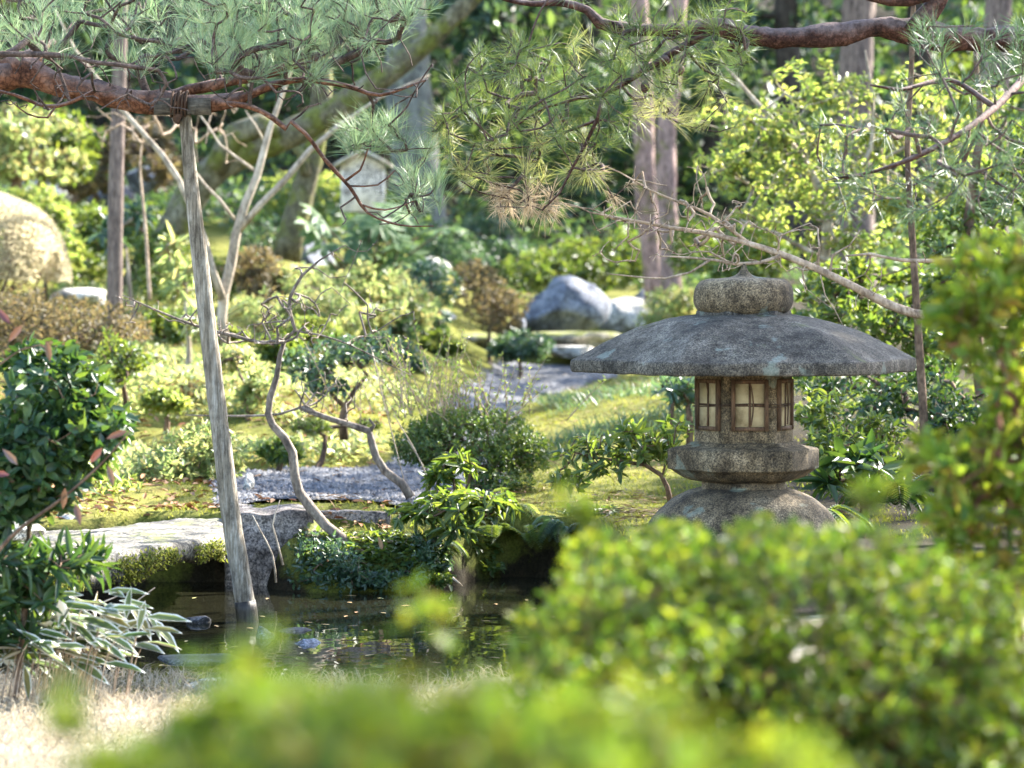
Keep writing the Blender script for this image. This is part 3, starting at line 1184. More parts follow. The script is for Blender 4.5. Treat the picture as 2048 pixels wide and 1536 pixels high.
r_ = lambda px: px * RX
zt, zb = zof(558), zof(629)
zm = (zt + zb) / 2
prof = [(.001, zof(527)), (r_(4), zof(530)), (r_(6), zof(537)), (r_(10), zof(544)), (r_(18), zof(550)), (r_(31), zof(554)), (r_(52), zof(556)), (r_(73), zof(558)), (r_(87), zof(563)), (r_(95.5), zof(573)), (r_(99.5), zof(587)),
        (r_(100), zof(598)), (r_(98.5), zof(608)), (r_(95), zof(617)), (r_(89), zof(624)), (r_(80), zof(628)), (r_(60), zof(630)), (.001, zof(630))]
pr, pz = smooth_poly(np.array([(a, 0, b) for a, b in prof]), np.zeros(len(prof)), .008)
mb = MB()
lathe(mb, pr[:, [0, 2]], LC, 64, None, 0, .004, 3)
build("finial", mb, ST_L, LT, smooth=True)
prof = [(.001, zof(622)), (r_(96), zof(622)), (r_(97), zof(629)), (r_(150), zof(637)), (r_(200), zof(650)), (r_(250), zof(668)), (r_(300), zof(693)), (r_(328), zof(709)), (r_(343), zof(716))]
rim = [(r_(346.5), zof(717.5)), (r_(348), zof(720)), (r_(348.5), zof(728)), (r_(348), zof(736)), (r_(347), zof(741)), (r_(344), zof(743.5)), (r_(330), zof(743)), (r_(300), zof(738)), (r_(200), zof(733)), (r_(100), zof(730)), (.001, zof(730))]
pr, _ = smooth_poly(np.array([(a, 0, b) for a, b in prof]), np.zeros(len(prof)), .009)
mb = MB()
lathe(mb, np.vstack([pr[:, [0, 2]], rim]), LC, 180, hexs(.16), ROT, .0045, 5)
build("roof", mb, ST_ROOF, LT, smooth=False)
# light chamber: hexagon with bevelled corners
mb = MB()


def hexa(a):
    q = (a % (PI / 3)) - PI / 6
    return min(math.cos(PI / 6) / math.cos(q), .996)


lathe(mb, [(.001, zof(732)), (r_(99), zof(732)), (r_(99), zof(760)), (r_(99.5), zof(800)), (r_(99.5), zof(850)), (r_(99.5), zof(883)), (r_(97), zof(889)), (.001, zof(889))], LC, 120, hexa, ROT, .003, 7)
build("light_chamber", mb, ST_L, LT)
W_WOOD = barkmat("window_wood", (.04, .024, .014), (.085, .05, .03), (.125, .075, .045), (60, 60, 8), bumpd=.001, rough=.7)
m, t, out = newmat("window_paper")
p = nd(t, "ShaderNodeBsdfPrincipled")
pn_ = noise(t, objcoord(t), 14, 5, .6)
rr_ = ramp(t, [(.36, (.19, .14, .07)), (.48, (.34, .27, .155)), (.64, (.43, .355, .215))])
t.links.new(pn_, rr_.inputs[0])
t.links.new(rr_.outputs[0], p.inputs['Base Color'])
p.inputs['Roughness'].default_value = .8
t.links.new(p.outputs[0], out.inputs[0])
PAPER = m
ap = r_(99) * math.cos(PI / 6)
zw0, zw1 = zof(858), zof(757)
for k in (-1, 0, 1):
    th = -PI / 2 + k * PI / 3 + ROT
    nrm = np.array([math.cos(th), math.sin(th), 0])
    sd_ = np.array([-math.sin(th), math.cos(th), 0])
    ax = np.array([sd_, nrm, [0, 0, 1]])
    zc = (zw0 + zw1) / 2
    hw, hh = r_(37), (zw1 - zw0) / 2
    c = LC + nrm * (ap + .001) + np.array([0, 0, zc])
    mb = MB()
    fr = .0135
    for s in (-1, 1):
        box(mb, c + sd_ * s * (hw - fr / 2) + nrm * .003, (fr, .018, 2 * hh), ax)
        box(mb, c + np.array([0, 0, s * (hh - fr / 2)]) + nrm * .002, (2 * hw - 2 * fr, .017, fr), ax)
    box(mb, c + nrm * .001, (.0075, .012, 2 * hh - 2 * fr), ax)
    for s in (-1, 1):
        box(mb, c + sd_ * s * (hw / 2 - .003), (hw - fr - .0045, .011, .008), ax)
    w = build("window", mb, W_WOOD, LT)
    mb = MB()
    box(mb, c + nrm * .0005, (2 * hw - fr, .007, 2 * hh - fr), ax)
    build("pane", mb, PAPER, w)
    # bent twig wedged over the sash bar
    mb = MB()
    pts = [c + nrm * .012 + sd_ * (o) + np.array([0, 0, hh * f]) for o, f in ((.004, -.78), (.010, -.3), (.011, .1), (.006, .6), (-.002, .9))]
    q_, rr2 = smooth_poly(pts, [.0025] * 5, .01)
    tube(mb, q_, rr2, 6)
    build("peg", mb, W_WOOD, w)
mb = MB()
a = np.linspace(0, 2 * PI, 73)
for zz, ph in ((zof(806), 0), (zof(810), 1)):
    rr = np.array([r_(99) * hexa(q) + .008 for q in a])
    tube(mb, np.stack([LC[0] + rr * np.cos(a + ROT), LC[1] + rr * np.sin(a + ROT), zz + .003 * np.sin(a * 3 + ph)], -1), np.full(73, .0016), 5)
build("binding_wire", mb, plain("old_wire", (.05, .03, .02), .6), LT)
prof = [(.001, zof(880)), (r_(106), zof(883)), (r_(112), zof(886)), (r_(114), zof(889)), (r_(148), zof(895)), (r_(152), zof(897)), (r_(153.5), zof(900)), (r_(153.5), zof(934)), (r_(152), zof(937)), (r_(147), zof(938)), (r_(136), zof(946)), (r_(122), zof(954)), (r_(106), zof(960)), (r_(84), zof(963)), (.001, zof(963))]
mb = MB()
lathe(mb, prof, LC, 120, hexa, ROT, .002, 11)
build("platform", mb, ST_L, LT, smooth=False)
mb = MB()
lathe(mb, [(.001, zof(958)), (r_(84), zof(960)), (r_(84), zof(970)), (r_(87), zof(982)), (.001, zof(984))], LC, 64, None, 0, .004, 13)
build("neck", mb, ST_L, LT, smooth=True)
prof = [(.001, zof(974)), (r_(70), zof(974)), (r_(98), zof(978)), (r_(132), zof(992)), (r_(163), zof(1014)), (r_(184), zof(1038)), (r_(200), zof(1070)), (r_(207), zof(1100)), (r_(210), zof(1190)), (.001, zof(1190))]
pr, _ = smooth_poly(np.array([(a, 0, b) for a, b in prof]), np.zeros(len(prof)), .012)
mb = MB()
lathe(mb, pr[:, [0, 2]], LC, 80, None, 0, .006, 15)
build("base_dome", mb, ST_L, LT, smooth=True)
# ------------------------------------------------------------------ plant materials
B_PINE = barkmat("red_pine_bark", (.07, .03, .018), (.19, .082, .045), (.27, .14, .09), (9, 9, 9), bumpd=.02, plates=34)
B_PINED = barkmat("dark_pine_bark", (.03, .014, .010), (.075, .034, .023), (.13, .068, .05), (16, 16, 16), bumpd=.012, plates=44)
B_TWIG = barkmat("pine_twig_bark", (.035, .024, .02), (.075, .052, .042), (.14, .10, .085), (30, 30, 30), bumpd=.004)
B_POST = barkmat("weathered_post", (.085, .07, .05), (.19, .16, .12), (.34, .31, .26), (38, 38, 3), bumpd=.006)
B_POLE = barkmat("brown_pole", (.06, .045, .04), (.13, .095, .08), (.22, .17, .14), (30, 30, 3), bumpd=.006)
B_PALE = barkmat("pale_bark", (.19, .15, .11), (.31, .25, .185), (.42, .36, .285), (10, 10, 5), bumpd=.006)
B_GREY = barkmat("grey_twig", (.07, .055, .045), (.14, .112, .09), (.26, .215, .17), (18, 18, 8), bumpd=.004)
B_BROWN = barkmat("brown_bark", (.05, .03, .02), (.11, .07, .045), (.2, .13, .085), (18, 18, 8), bumpd=.006)
B_ROSE = barkmat("rosy_trunk", (.12, .08, .072), (.23, .155, .14), (.36, .26, .23), (16, 16, 4), moss=(.13, .13, .03), moss_amt=.2, bumpd=.02)
B_MOSSY = barkmat("mossy_trunk", (.06, .05, .032), (.12, .105, .06), (.2, .18, .12), (8, 8, 5), moss=(.11, .115, .025), moss_amt=.42, bumpd=.03)
B_BIG = barkmat("big_pale_trunk", (.07, .07, .064), (.12, .122, .108), (.19, .195, .165), (5, 5, 3), moss=(.12, .13, .06), moss_amt=.3, bumpd=.02)
B_TAN = barkmat("tan_twig", (.19, .13, .085), (.33, .24, .165), (.46, .36, .27), (18, 18, 8), bumpd=.004)

L_AZALEA_NEAR = leafmat("near_azalea_leaf", [(.035, .08, .014), (.075, .135, .016), (.12, .175, .016), (.18, .195, .016), (.045, .10, .045), (.17, .07, .02), (.095, .155, .018)], [(.11, .20, .014), (.20, .29, .016), (.31, .32, .02)], .38, .5, .2)
L_AZALEA_ROUND = leafmat("round_azalea_leaf", [(.026, .06, .014), (.055, .11, .017), (.09, .15, .018), (.16, .19, .018), (.035, .08, .035), (.17, .055, .025), (.075, .135, .018), (.11, .04, .02), (.055, .10, .045)], [(.10, .20, .014), (.20, .32, .016), (.35, .37, .018)], .4, .45, .25)
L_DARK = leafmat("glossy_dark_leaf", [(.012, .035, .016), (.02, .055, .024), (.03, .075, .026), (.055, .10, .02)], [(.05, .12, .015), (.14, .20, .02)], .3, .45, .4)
L_MID = leafmat("mid_green_leaf", [(.025, .06, .016), (.045, .09, .022), (.075, .115, .028), (.10, .12, .025)], [(.12, .20, .02), (.24, .28, .03)], .42, .45, .5)
L_YEL = leafmat("yellow_green_leaf", [(.05, .09, .018), (.085, .13, .025), (.13, .16, .03), (.16, .14, .03)], [(.26, .38, .06), (.38, .46, .08), (.46, .44, .10)], .5, .45, .5)
L_BRIGHT = leafmat("light_green_leaf", [(.075, .125, .04), (.12, .175, .055), (.18, .21, .07), (.22, .17, .07)], [(.31, .42, .11), (.44, .50, .17), (.48, .39, .14)], .48, .42, .5)
L_BLUE = leafmat("blue_green_leaf", [(.02, .05, .03), (.035, .075, .045), (.055, .10, .055)], [(.08, .16, .05), (.14, .22, .06)], .35, .4, .6)
L_BACK = leafmat("forest_leaf", [(.018, .045, .028), (.033, .07, .038), (.05, .095, .042), (.09, .12, .035)], [(.08, .16, .04), (.18, .26, .05)], .38, .5, .4)
L_RUST = leafmat("russet_twig_leaf", [(.06, .05, .03), (.10, .075, .04), (.09, .09, .04), (.15, .09, .05)], [(.16, .14, .05), (.26, .18, .07)], .35, .6, .3)
L_CREAM = leafmat("sun_glare_leaf", [(.38, .33, .20), (.48, .42, .28), (.56, .50, .36)], [(.52, .46, .29), (.58, .5, .33)], .48, .6, .3)  # glare of the sun put into the cream leaf colour
L_RED = leafmat("red_leaf", [(.07, .018, .02), (.10, .028, .025), (.09, .055, .025), (.13, .09, .08)], [(.12, .03, .03), (.14, .08, .04)], .25, .4, .5)
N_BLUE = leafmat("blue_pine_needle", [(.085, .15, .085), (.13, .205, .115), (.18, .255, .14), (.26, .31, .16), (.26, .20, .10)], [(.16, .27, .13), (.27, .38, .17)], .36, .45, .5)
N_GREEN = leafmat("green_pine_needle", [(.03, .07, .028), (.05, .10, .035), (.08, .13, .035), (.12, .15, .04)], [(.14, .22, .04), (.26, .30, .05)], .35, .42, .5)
N_SHADE = leafmat("shaded_pine_needle", [(.03, .07, .04), (.05, .095, .05), (.07, .11, .05)], [(.06, .12, .04), (.1, .15, .05)], .25, .5, .4)  # shade painted in as a darker needle colour
N_YEL = leafmat("lit_pine_needle", [(.13, .17, .045), (.19, .21, .06), (.25, .22, .09), (.29, .23, .12)], [(.33, .38, .09), (.42, .4, .13)], .42, .45, .5)  # sunlight painted in as a yellower, paler needle colour
N_DEAD = leafmat("dead_pine_needle", [(.30, .21, .12), (.40, .29, .18), (.48, .38, .25)], [(.42, .31, .18), (.5, .4, .26)], .4, .6, .3)


def shrub(name, label, cat, base, blobs, n, leaf, lmat, bmat=None, k=7, seed=1, r0=.0016, spread=1.0, shell=.45, top=True, gaps=.25, gscale=9.,
          stems=True, fill=1, simple=False, along=.04, fold=.15, droop=.12, group=None, stem_n=160, jit=.35, up=.5, sides=4, rmax=.02, limbs=None):
    """bush or small tree: foliage in ellipsoid clumps (photo pixel centre, half size) on a branched stem"""
    rng = np.random.default_rng(seed)
    t = thing(name, base, label, cat, group)
    w = np.array([b[3] * b[4] * (b[2] / FPX) ** 2 for b in blobs])
    cnt = np.maximum(6, (n * w / w.sum())).astype(int)
    tips, out_d = [], []
    for b, c in zip(blobs, cnt):
        ce = P(b[0], b[1], b[2])
        kk = b[2] / FPX
        rr = np.array([b[3] * kk, b[5] if len(b) > 5 else (b[3] + b[4]) * .5 * kk, b[4] * kk])
        p = ellipsoid_pts(rng, ce, rr, c, shell, top, gaps, gscale / max(.12, rr.mean()) * .3)
        tips.append(p)
        out_d.append(unit((p - ce) / rr ** 2 * rr.mean()) + np.array([0, 0, up]))
    tips = np.vstack(tips)
    out_d = unit(np.vstack(out_d) + rng.normal(0, .25, (len(tips), 3)))
    if stems or limbs:
        sk = Skel(seed + 100)
        if limbs:
            for (pts, radii) in limbs:
                sk.limb(pts, radii, .06, 8, .05)
        else:
            ctr = np.average(tips, axis=0)
            b = np.asarray(base, float) - [0, 0, .03]
            sk.limb([b, b * .6 + ctr * .4 + rng.normal(0, .02, 3), ctr * .8 + b * .2], [rmax, rmax * .8, rmax * .5], .05, 6, .05)
        if stems:
            sel = rng.choice(len(tips), min(stem_n, len(tips)), replace=False)
            sz = np.ptp(tips, axis=0).max()
            sk.connect(tips[sel], seg=max(.03, sz * .06), jit=.12)
        build("branches", sk.emit(r0, .5, rmax, sides), bmat or B_BROWN, t, smooth=True)
    mb = MB()
    rosettes(mb, rng, tips, out_d, k, leaf[0], leaf[1], spread, jit, fold, droop, along, simple)
    build("foliage", mb, lmat, t)
    return t


# ------------------------------------------------------------------ foreground bushes
B_RUST = barkmat("russet_stem", (.06, .025, .015), (.14, .06, .035), (.22, .11, .07), (60, 60, 60), bumpd=.002)


def fgbush(name, label, d, cells, n, seed, base, leaf=(.034, .014), dr=.25, k=9, mat=None, group=None, gaps=.1, bmat=None):
    return shrub(name, label, "bush", base, [(a, b, d + o, rw, rh, dr) for a, b, rw, rh, o in cells], n, leaf, mat or L_AZALEA_NEAR, bmat or B_RUST, k=k, seed=seed,
                 shell=.38, spread=.85, gaps=gaps, gscale=10, along=.02, stem_n=700, r0=.0009, rmax=.008, up=.9, top=False, group=group)


fgbush("azalea_hedge", "blurred yellow green azalea hedge nearest the camera along the bottom edge", 2.25,
       [(310, 1610, 150, 170, 0), (510, 1525, 170, 165, 0.03), (760, 1525, 220, 150, -.03), (1010, 1530, 240, 160, .04), (1270, 1560, 240, 160, -.02), (1520, 1640, 220, 165, .05), (800, 1850, 700, 300, 0), (300, 1800, 300, 240, 0), (1400, 1850, 500, 260, 0)],
       3000, 201, (X(850, 2.25), 2.25, G(0, 2.25)), leaf=(.024, .010), dr=.2)
fgbush("azalea_bush", "large rounded azalea bush with yellow green tips in front of the lantern base", 4.9,
       [(1640, 1370, 440, 300, 0), (1330, 1330, 250, 250, -.1), (1930, 1380, 300, 270, .1), (1180, 1450, 190, 230, -.2), (1500, 1560, 560, 300, -.2), (1850, 1600, 400, 300, 0), (1200, 1180, 90, 120, 0), (1330, 1130, 110, 90, .05), (1560, 1100, 140, 60, .1), (1750, 1110, 140, 70, .1), (1100, 1300, 90, 120, -.2)],
       7600, 202, (X(1640, 4.9), 4.9, G(.4, 4.9)), leaf=(.019, .0085), dr=.38, mat=L_AZALEA_ROUND, gaps=.06, bmat=B_RUST)
fgbush("azalea_bush", "tall leafy bush entering at the right edge beside the lantern", 6.4,
       [(2010, 640, 130, 170, 0), (1950, 610, 70, 60, -.05), (1965, 530, 70, 60, 0), (2050, 860, 110, 180, .1), (1960, 960, 120, 110, 0), (1890, 930, 65, 60, -.1), (2040, 1090, 130, 130, 0), (1935, 1060, 90, 60, 0), (2060, 520, 60, 60, 0), (1900, 640, 40, 40, 0)],
       400, 203, (X(2060, 6.4), 6.4, G(.95, 6.4)), leaf=(.044, .02), dr=.2, k=7)
for i, (px, py, d, sd_, lb) in enumerate([(838, 1200, 3.3, 204, "lone blurred azalea sprig with a reddish stem rising over the pond"), (470, 1330, 2.4, 205, "short blurred azalea sprig in front of the pond stones"), (1150, 1010, 3.9, 206, "tall blurred azalea sprig left of the lantern base"), (1740, 1000, 3.9, 207, "blurred azalea sprig in front of the lantern base at right"), (135, 1445, 2.3, 208, "low blurred azalea sprig over the bleached grass")]):
    tip = P(px, py, d)
    b = P(px + 25, py + 230, d)
    t = thing("azalea_sprig", b, lb, "sprig", "azalea sprigs rising from the hedge")
    rng = np.random.default_rng(sd_)
    mb = MB()
    q, r = smooth_poly([b, (tip + b) / 2 + rng.normal(0, .012, 3), tip], [.0013, .0011, .0008], .01)
    tube(mb, q, r, 5)
    build("stem", mb, B_BROWN, t, smooth=True)
    mb = MB()
    tp = np.vstack([tip + rng.normal(0, .014, (4, 3)), q[-6:-1] + rng.normal(0, .008, (5, 3))])
    rosettes(mb, rng, tp, np.tile([0, 0, 1.0], (len(tp), 1)) + rng.normal(0, .3, (len(tp), 3)), 8, .022, .010, .9)
    build("foliage", mb, L_AZALEA_NEAR, t)

# ------------------------------------------------------------------ near left plants
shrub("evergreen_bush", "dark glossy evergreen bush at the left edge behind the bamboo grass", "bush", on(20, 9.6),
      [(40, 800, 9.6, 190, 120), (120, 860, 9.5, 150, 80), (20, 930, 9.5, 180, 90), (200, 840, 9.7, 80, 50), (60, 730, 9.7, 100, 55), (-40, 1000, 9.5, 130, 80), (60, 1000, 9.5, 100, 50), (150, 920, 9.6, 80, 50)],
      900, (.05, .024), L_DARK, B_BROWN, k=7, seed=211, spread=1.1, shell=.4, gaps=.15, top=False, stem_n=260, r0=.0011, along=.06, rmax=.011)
shrub("laurel_branch", "leafy low evergreen shrub with long pointed leaves over the slab bridge", "shrub", on(-60, 9.7),
      [(90, 1130, 9.6, 110, 55), (40, 1200, 9.6, 110, 60), (170, 1120, 9.7, 50, 40), (-20, 1120, 9.5, 80, 60), (10, 1280, 9.6, 90, 60)],
      90, (.085, .02), L_DARK, B_BROWN, k=8, seed=212, spread=1.25, gaps=0, stem_n=60, along=.05, up=.2, r0=.0016, rmax=.009)
# red leaved sapling
t = thing("red_leaved_sapling", on(-60, 9.2), "thin sapling with a few drooping dull red leaves at the left edge", "sapling")
sk = Skel(213)
sk.limb(PP([(-60, 1180), (20, 1075), (120, 1000), (200, 930), (262, 860)], 9.2), [.006, .005, .004, .003, .0018], .04, 6, 0)
sk.limb(PP([(-40, 760), (40, 700), (80, 690), (100, 700)], 9.2), [.003, .0025, .002, .0015], .04, 5, 0, link=False)
build("branches", sk.emit(), B_BROWN, t, smooth=True)
mb = MB()
tp = PP([(45, 650), (20, 648), (92, 680), (255, 862), (215, 930), (150, 1008), (205, 895), (20, 950), (35, 930), (130, 975)], 9.18)
dd = np.array([[-.7, 0, -.8], [-.5, 0, .6], [.2, 0, -1], [-.9, -.2, -.3], [.3, 0, -1], [.3, -.3, -1], [-.6, .2, -.7], [-1, 0, .1], [-.4, -.2, .5], [-.1, 0, -1]])
leaves(mb, tp, dd, np.array([[.2, -1, .3]] * len(tp)), .06, .02, .2, .15)
build("foliage", mb, L_RED, t)

# bamboo grass with white leaf margins
L_SASA = leafmat("bamboo_grass_leaf", [(.06, .11, .03), (.10, .16, .05), (.16, .2, .07), (.30, .22, .07)], [(.2, .28, .06), (.34, .34, .1)], .35, .45, .4)
L_RIM = plain("dry_leaf_margin", (.62, .60, .52), .7, .12)
t = thing("bamboo_grass", on(110, 9.9), "clump of low bamboo grass with white edged leaves beside the pond", "bamboo grass")
rng = np.random.default_rng(214)
mi, mr, ms = MB(), MB(), MB()
n = 150
px = np.concatenate([rng.uniform(-80, 220, 90), rng.normal(175, 65, 60)])
py = np.concatenate([rng.uniform(1180, 1330, 90), rng.normal(1255, 32, 60)])
d = 9.75 + rng.normal(0, .12, n)
tp = np.array([P(a, b, c) for a, b, c in zip(px, py, d)])
dd = np.stack([rng.normal(.6, .8, n), rng.normal(-.3, .5, n), rng.normal(-.12, .3, n)], -1)
up = np.stack([rng.normal(0, .35, n), rng.normal(-.4, .3, n), np.ones(n)], -1)
L = .125 * (.7 + .6 * rng.random(n))
leaves(mr, tp, dd, up, L, L * .26, .12, .12)
nn = unit(np.cross(unit(np.cross(unit(dd), up)), unit(dd)))
leaves(mi, tp + nn * .0016 + unit(dd) * .006, dd, up, L * .88, L * .16, .12, .10)
leaves(mi, tp - nn * .0016 + unit(dd) * .006, dd, up, L * .88, L * .16, .12, .10)
for i in range(0, n, 2):
    b = np.array([tp[i][0] - .06, tp[i][1] + .05, G(tp[i][0] - .06, tp[i][1] + .05)])
    q, r = smooth_poly([b, (b + tp[i]) / 2 + [0, 0, .04], tp[i]], [.002, .0016, .001], .03)
    tube(ms, q, r, 4)
build("stems", ms, B_TAN, t)
lf = build("leaf_margins", mr, L_RIM, t)
build("leaf_blades", mi, L_SASA, lf)
# bare twigs leaning over the water
for j, (a, lb) in enumerate([([(200, 1230), (260, 1215), (283, 1195), (310, 1175)], "thin bare twig leaning over the dark water"), ([(150, 1232), (205, 1205), (240, 1190)], "short bare twig beside the bamboo grass")]):
    mb = MB()
    q, r = smooth_poly(PP(a, 10.4), np.linspace(.004, .0015, len(a)), .03)
    tube(mb, q, r, 5)
    build("bare_twig", mb, B_TAN, label=lb, cat="twig", loc=q[0])

# ------------------------------------------------------------------ leaning post and left pine
DP = 12.25
t = thing("support_post", P(496, 1252, DP), "weathered grey log post leaning in the pond and propping the pine branch", "post")
mb = MB()
q, r = smooth_poly(PP([(500, 1275), (486, 1180), (463, 1040), (443, 880), (420, 690), (400, 520), (383, 370), (369, 222)], DP), [.037, .036, .034, .033, .031, .029, .026, .021], .03)
tube(mb, q, r, 18, .025, np.random.default_rng(6))
build("log", mb, B_POST, t, smooth=True)
mb = MB()
q2, r2 = q[q[:, 2] < .11], r[q[:, 2] < .11]
tube(mb, q2, r2 + .0025, 18, .02, np.random.default_rng(6))
build("wet_foot", mb, barkmat("wet_post", (.02, .017, .014), (.04, .034, .028), (.07, .06, .045), (38, 38, 3), bumpd=.006, rough=.35), t, smooth=True)
cbm = barkmat("crossbar_wood", (.035, .03, .025), (.08, .07, .055), (.13, .115, .09), (5, 40, 40), bumpd=.004)
for (x0, x1) in ((309, 352), (376, 422)):
    mb = MB()
    a, b = P(x0, 213, DP - .02), P(x1, 213, DP - .02)
    box(mb, (a + b) / 2, (np.linalg.norm(b - a), .05, .058))
    build("crossbar", mb, cbm, t)
mb = MB()
a = np.linspace(0, 2 * PI, 25)
for i, px in enumerate((345, 352, 359, 366, 373)):
    c = P(px, 208 + 3 * (i % 2), DP - .01)
    tube(mb, np.stack([c[0] + .004 * np.sin(a), c[1] + .045 * np.cos(a), c[2] + .045 * np.sin(a)], -1), np.full(25, .0045), 6)
c = P(356, 236, DP - .03)
rock(mb, c, (.02, .02, .022), 5, 2, 2, .2)
build("rope_lashing", mb, plain("palm_rope", (.055, .03, .018), .95, .4, 60), t, smooth=True)


def pine(name, label, base, limbs, tufts, nmat, bmat, seed, k=46, L=.1, w=.0021, r0=.0022, spread=(.2, 1.2), up=.25, jit=.3, seg=.07, extra=None, bias=0., dirmix=.6):
    t = thing(name, base, label, "pine tree")
    rng = np.random.default_rng(seed)
    sk = Skel(seed)
    for l in limbs: sk.limb(*l[:2], .035, l[2] if len(l) > 2 else 12, .15)
    dirs = sk.connect(tufts, seg=seg, jit=jit, bias=bias)
    if extra is not None: sk.connect(extra, seg=seg, jit=jit)
    dirs = unit(dirs * dirmix + np.array([0, 0, 1]) * (1 - dirmix) * 1.2 + rng.normal(0, .25, dirs.shape))
    tw = MB()
    build("branches", sk.emit(r0, .48, .04, 5, tw), bmat, t, smooth=True)
    build("twigs", tw, B_TWIG, t, smooth=True, kind="stuff")
    mb = MB()
    needles(mb, rng, tufts, dirs, k, L, w, spread, up)
    nd_ = build("needles", mb, nmat, t)
    return t


def band(rng, n, x0, x1, y0, y1, d0, d1, pw=1.0):
    px = rng.uniform(x0, x1, n)
    py = y0 + (y1 - y0) * rng.random(n) ** pw
    d = rng.uniform(d0, d1, n)
    return np.array([P(a, b, c) for a, b, c in zip(px, py, d)])


rng = np.random.default_rng(220)
tf = np.vstack([band(rng, 125, -60, 440, -40, 140, 11.5, 13.2, .9), band(rng, 115, 380, 740, -50, 110, 11.5, 13.2, .9), band(rng, 40, 700, 830, -50, 60, 11.6, 13), band(rng, 30, 680, 800, 20, 120, 11.8, 12.8), band(rng, 16, 780, 890, -40, 40, 11.8, 12.8), band(rng, 60, 420, 660, 60, 160, 11.7, 12.6),
                band(rng, 26, 690, 800, 240, 300, 11.9, 12.4), band(rng, 24, 800, 880, 290, 440, 11.9, 12.4), band(rng, 90, -300, 900, -260, -60, 11.2, 13.6)])


bare_l = np.vstack([band(np.random.default_rng(7), 110, -20, 520, 110, 225, 11.6, 12.3), band(np.random.default_rng(8), 80, 450, 870, 90, 215, 11.7, 12.5), band(np.random.default_rng(9), 14, 680, 860, 330, 450, 11.9, 12.3)])


pine("red_pine", "red barked pine at left with blue green needles resting on the leaning post", (X(-520, 12.6), 12.6, G(X(-520, 12.6), 12.6)),
     [(PP([(-520, 900, 12.9), (-500, 500, 12.9), (-420, 250, 12.8), (-250, 140, 12.6), (-60, 130, 12.4), (40, 140, 12.3), (110, 165, 12.27), (190, 182, 12.25), (280, 203, 12.25), (365, 208, 12.25), (440, 205, 12.25), (490, 196, 12.25)], 12.3), [.12, .11, .09, .075, .062, .055, .043, .038, .04, .034, .032, .026], 16),
      (PP([(-60, 130, 12.4), (0, 160, 12.3), (50, 130, 12.35), (90, 90, 12.5)], 12.3), [.05, .06, .045, .02], 12),
      (PP([(300, 200), (380, 180), (450, 165), (520, 150), (600, 125), (655, 108)], 12.35), [.02, .02, .019, .018, .02, .016], 10),
      (PP([(480, 198), (530, 175), (600, 160), (690, 170), (760, 190), (850, 160)], 12.2), [.016, .014, .011, .009, .007, .004], 8),
      (PP([(430, 205), (500, 214), (545, 235), (572, 256), (582, 242), (612, 268), (650, 320), (700, 375), (735, 425), (800, 450), (868, 452)], 12.1), [.011, .01, .0095, .011, .009, .008, .0075, .0065, .005, .0035, .002], 7),
      (PP([(690, 362), (720, 340), (735, 300), (745, 280)], 12.1), [.005, .0045, .004, .003], 6),
      (PP([(700, 372), (755, 370), (790, 340)], 12.1), [.004, .0035, .003], 6),
      (PP([(725, 410), (770, 420), (830, 400), (845, 370)], 12.1), [.004, .0035, .003, .002], 6),
      (PP([(190, 182), (140, 205), (90, 212), (30, 190), (-60, 170)], 12.0), [.008, .0075, .007, .006, .004], 7),
      (PP([(110, 215), (95, 235), (55, 228), (20, 200)], 12.0), [.005, .004, .003, .002], 6)],
     tf, N_BLUE, B_PINE, 221, k=46, L=.12, w=.0013, spread=(.15, 1.15), up=.4, jit=.22, extra=bare_l)

# ------------------------------------------------------------------ right pine
rng = np.random.default_rng(230)
tf_g = np.vstack([band(rng, 80, 940, 1340, 70, 200, 11.8, 12.8), band(rng, 75, 870, 1260, 150, 300, 11.8, 12.6), band(rng, 60, 1200, 1500, 20, 170, 11.8, 12.5),
                  band(rng, 18, 1030, 1500, -60, 40, 11.8, 12.6)])
tf_y = np.vstack([band(rng, 44, 870, 1200, 240, 360, 12.1, 12.8), band(rng, 26, 1150, 1480, 60, 260, 12.3, 12.9)])
tf_d = np.vstack([band(rng, 28, 990, 1115, 365, 430, 12.1, 12.5), band(rng, 4, 1200, 1270, 340, 400, 12.2, 12.5)])
tf_r = np.vstack([band(rng, 50, 1780, 2120, 50, 190, 10.3, 11.3), band(rng, 70, 1640, 2120, 200, 430, 9.6, 10.8)])
# unseen crown pads above the frame, added to shade lantern, gravel and bushes
pads = []
for (cx, cyy, cz, rx, ry, rz, nn_) in ((4.4, 15.1, 4.3, 1.15, 1.4, .35, 340), (5.5, 16.0, 5.4, 1.5, 1.6, .4, 420), (4.8, 16.0, 6.6, 1.4, 1.4, .4, 90), (3.5, 13.6, 3.7, .8, 1.0, .3, 60), (4.9, 20.2, 5.3, 1.3, 1.9, .35, 430), (6.4, 18.4, 5.2, 1.2, 1.6, .35, 190), (2.0, 14.6, 4.9, 1.4, 1.2, .3, 120), (3.9, 5.5, 4.6, 1.6, 1.4, .35, 80), (4.8, 8.8, 4.6, 1.6, 1.7, .35, 230)):
    pads.append(ellipsoid_pts(rng, (cx, cyy, cz), (rx, ry, rz), nn_, .6))
pads = np.vstack(pads)
t = thing("red_pine", (4.2, 14.0, G(4.2, 14.0)), "red pine whose dark branch crosses the top right above the lantern", "pine tree")
sk = Skel(231)
gz = G(4.2, 14.0)
sk.limb([(4.2, 14.0, gz - .1), (4.1, 13.9, gz + .8), (4.35, 14.1, 2.2), (4.3, 14.5, 3.6), (4.8, 15.2, 5.0), (4.7, 15.8, 6.5)], [.16, .14, .13, .11, .08, .03], .1, 14, .08)
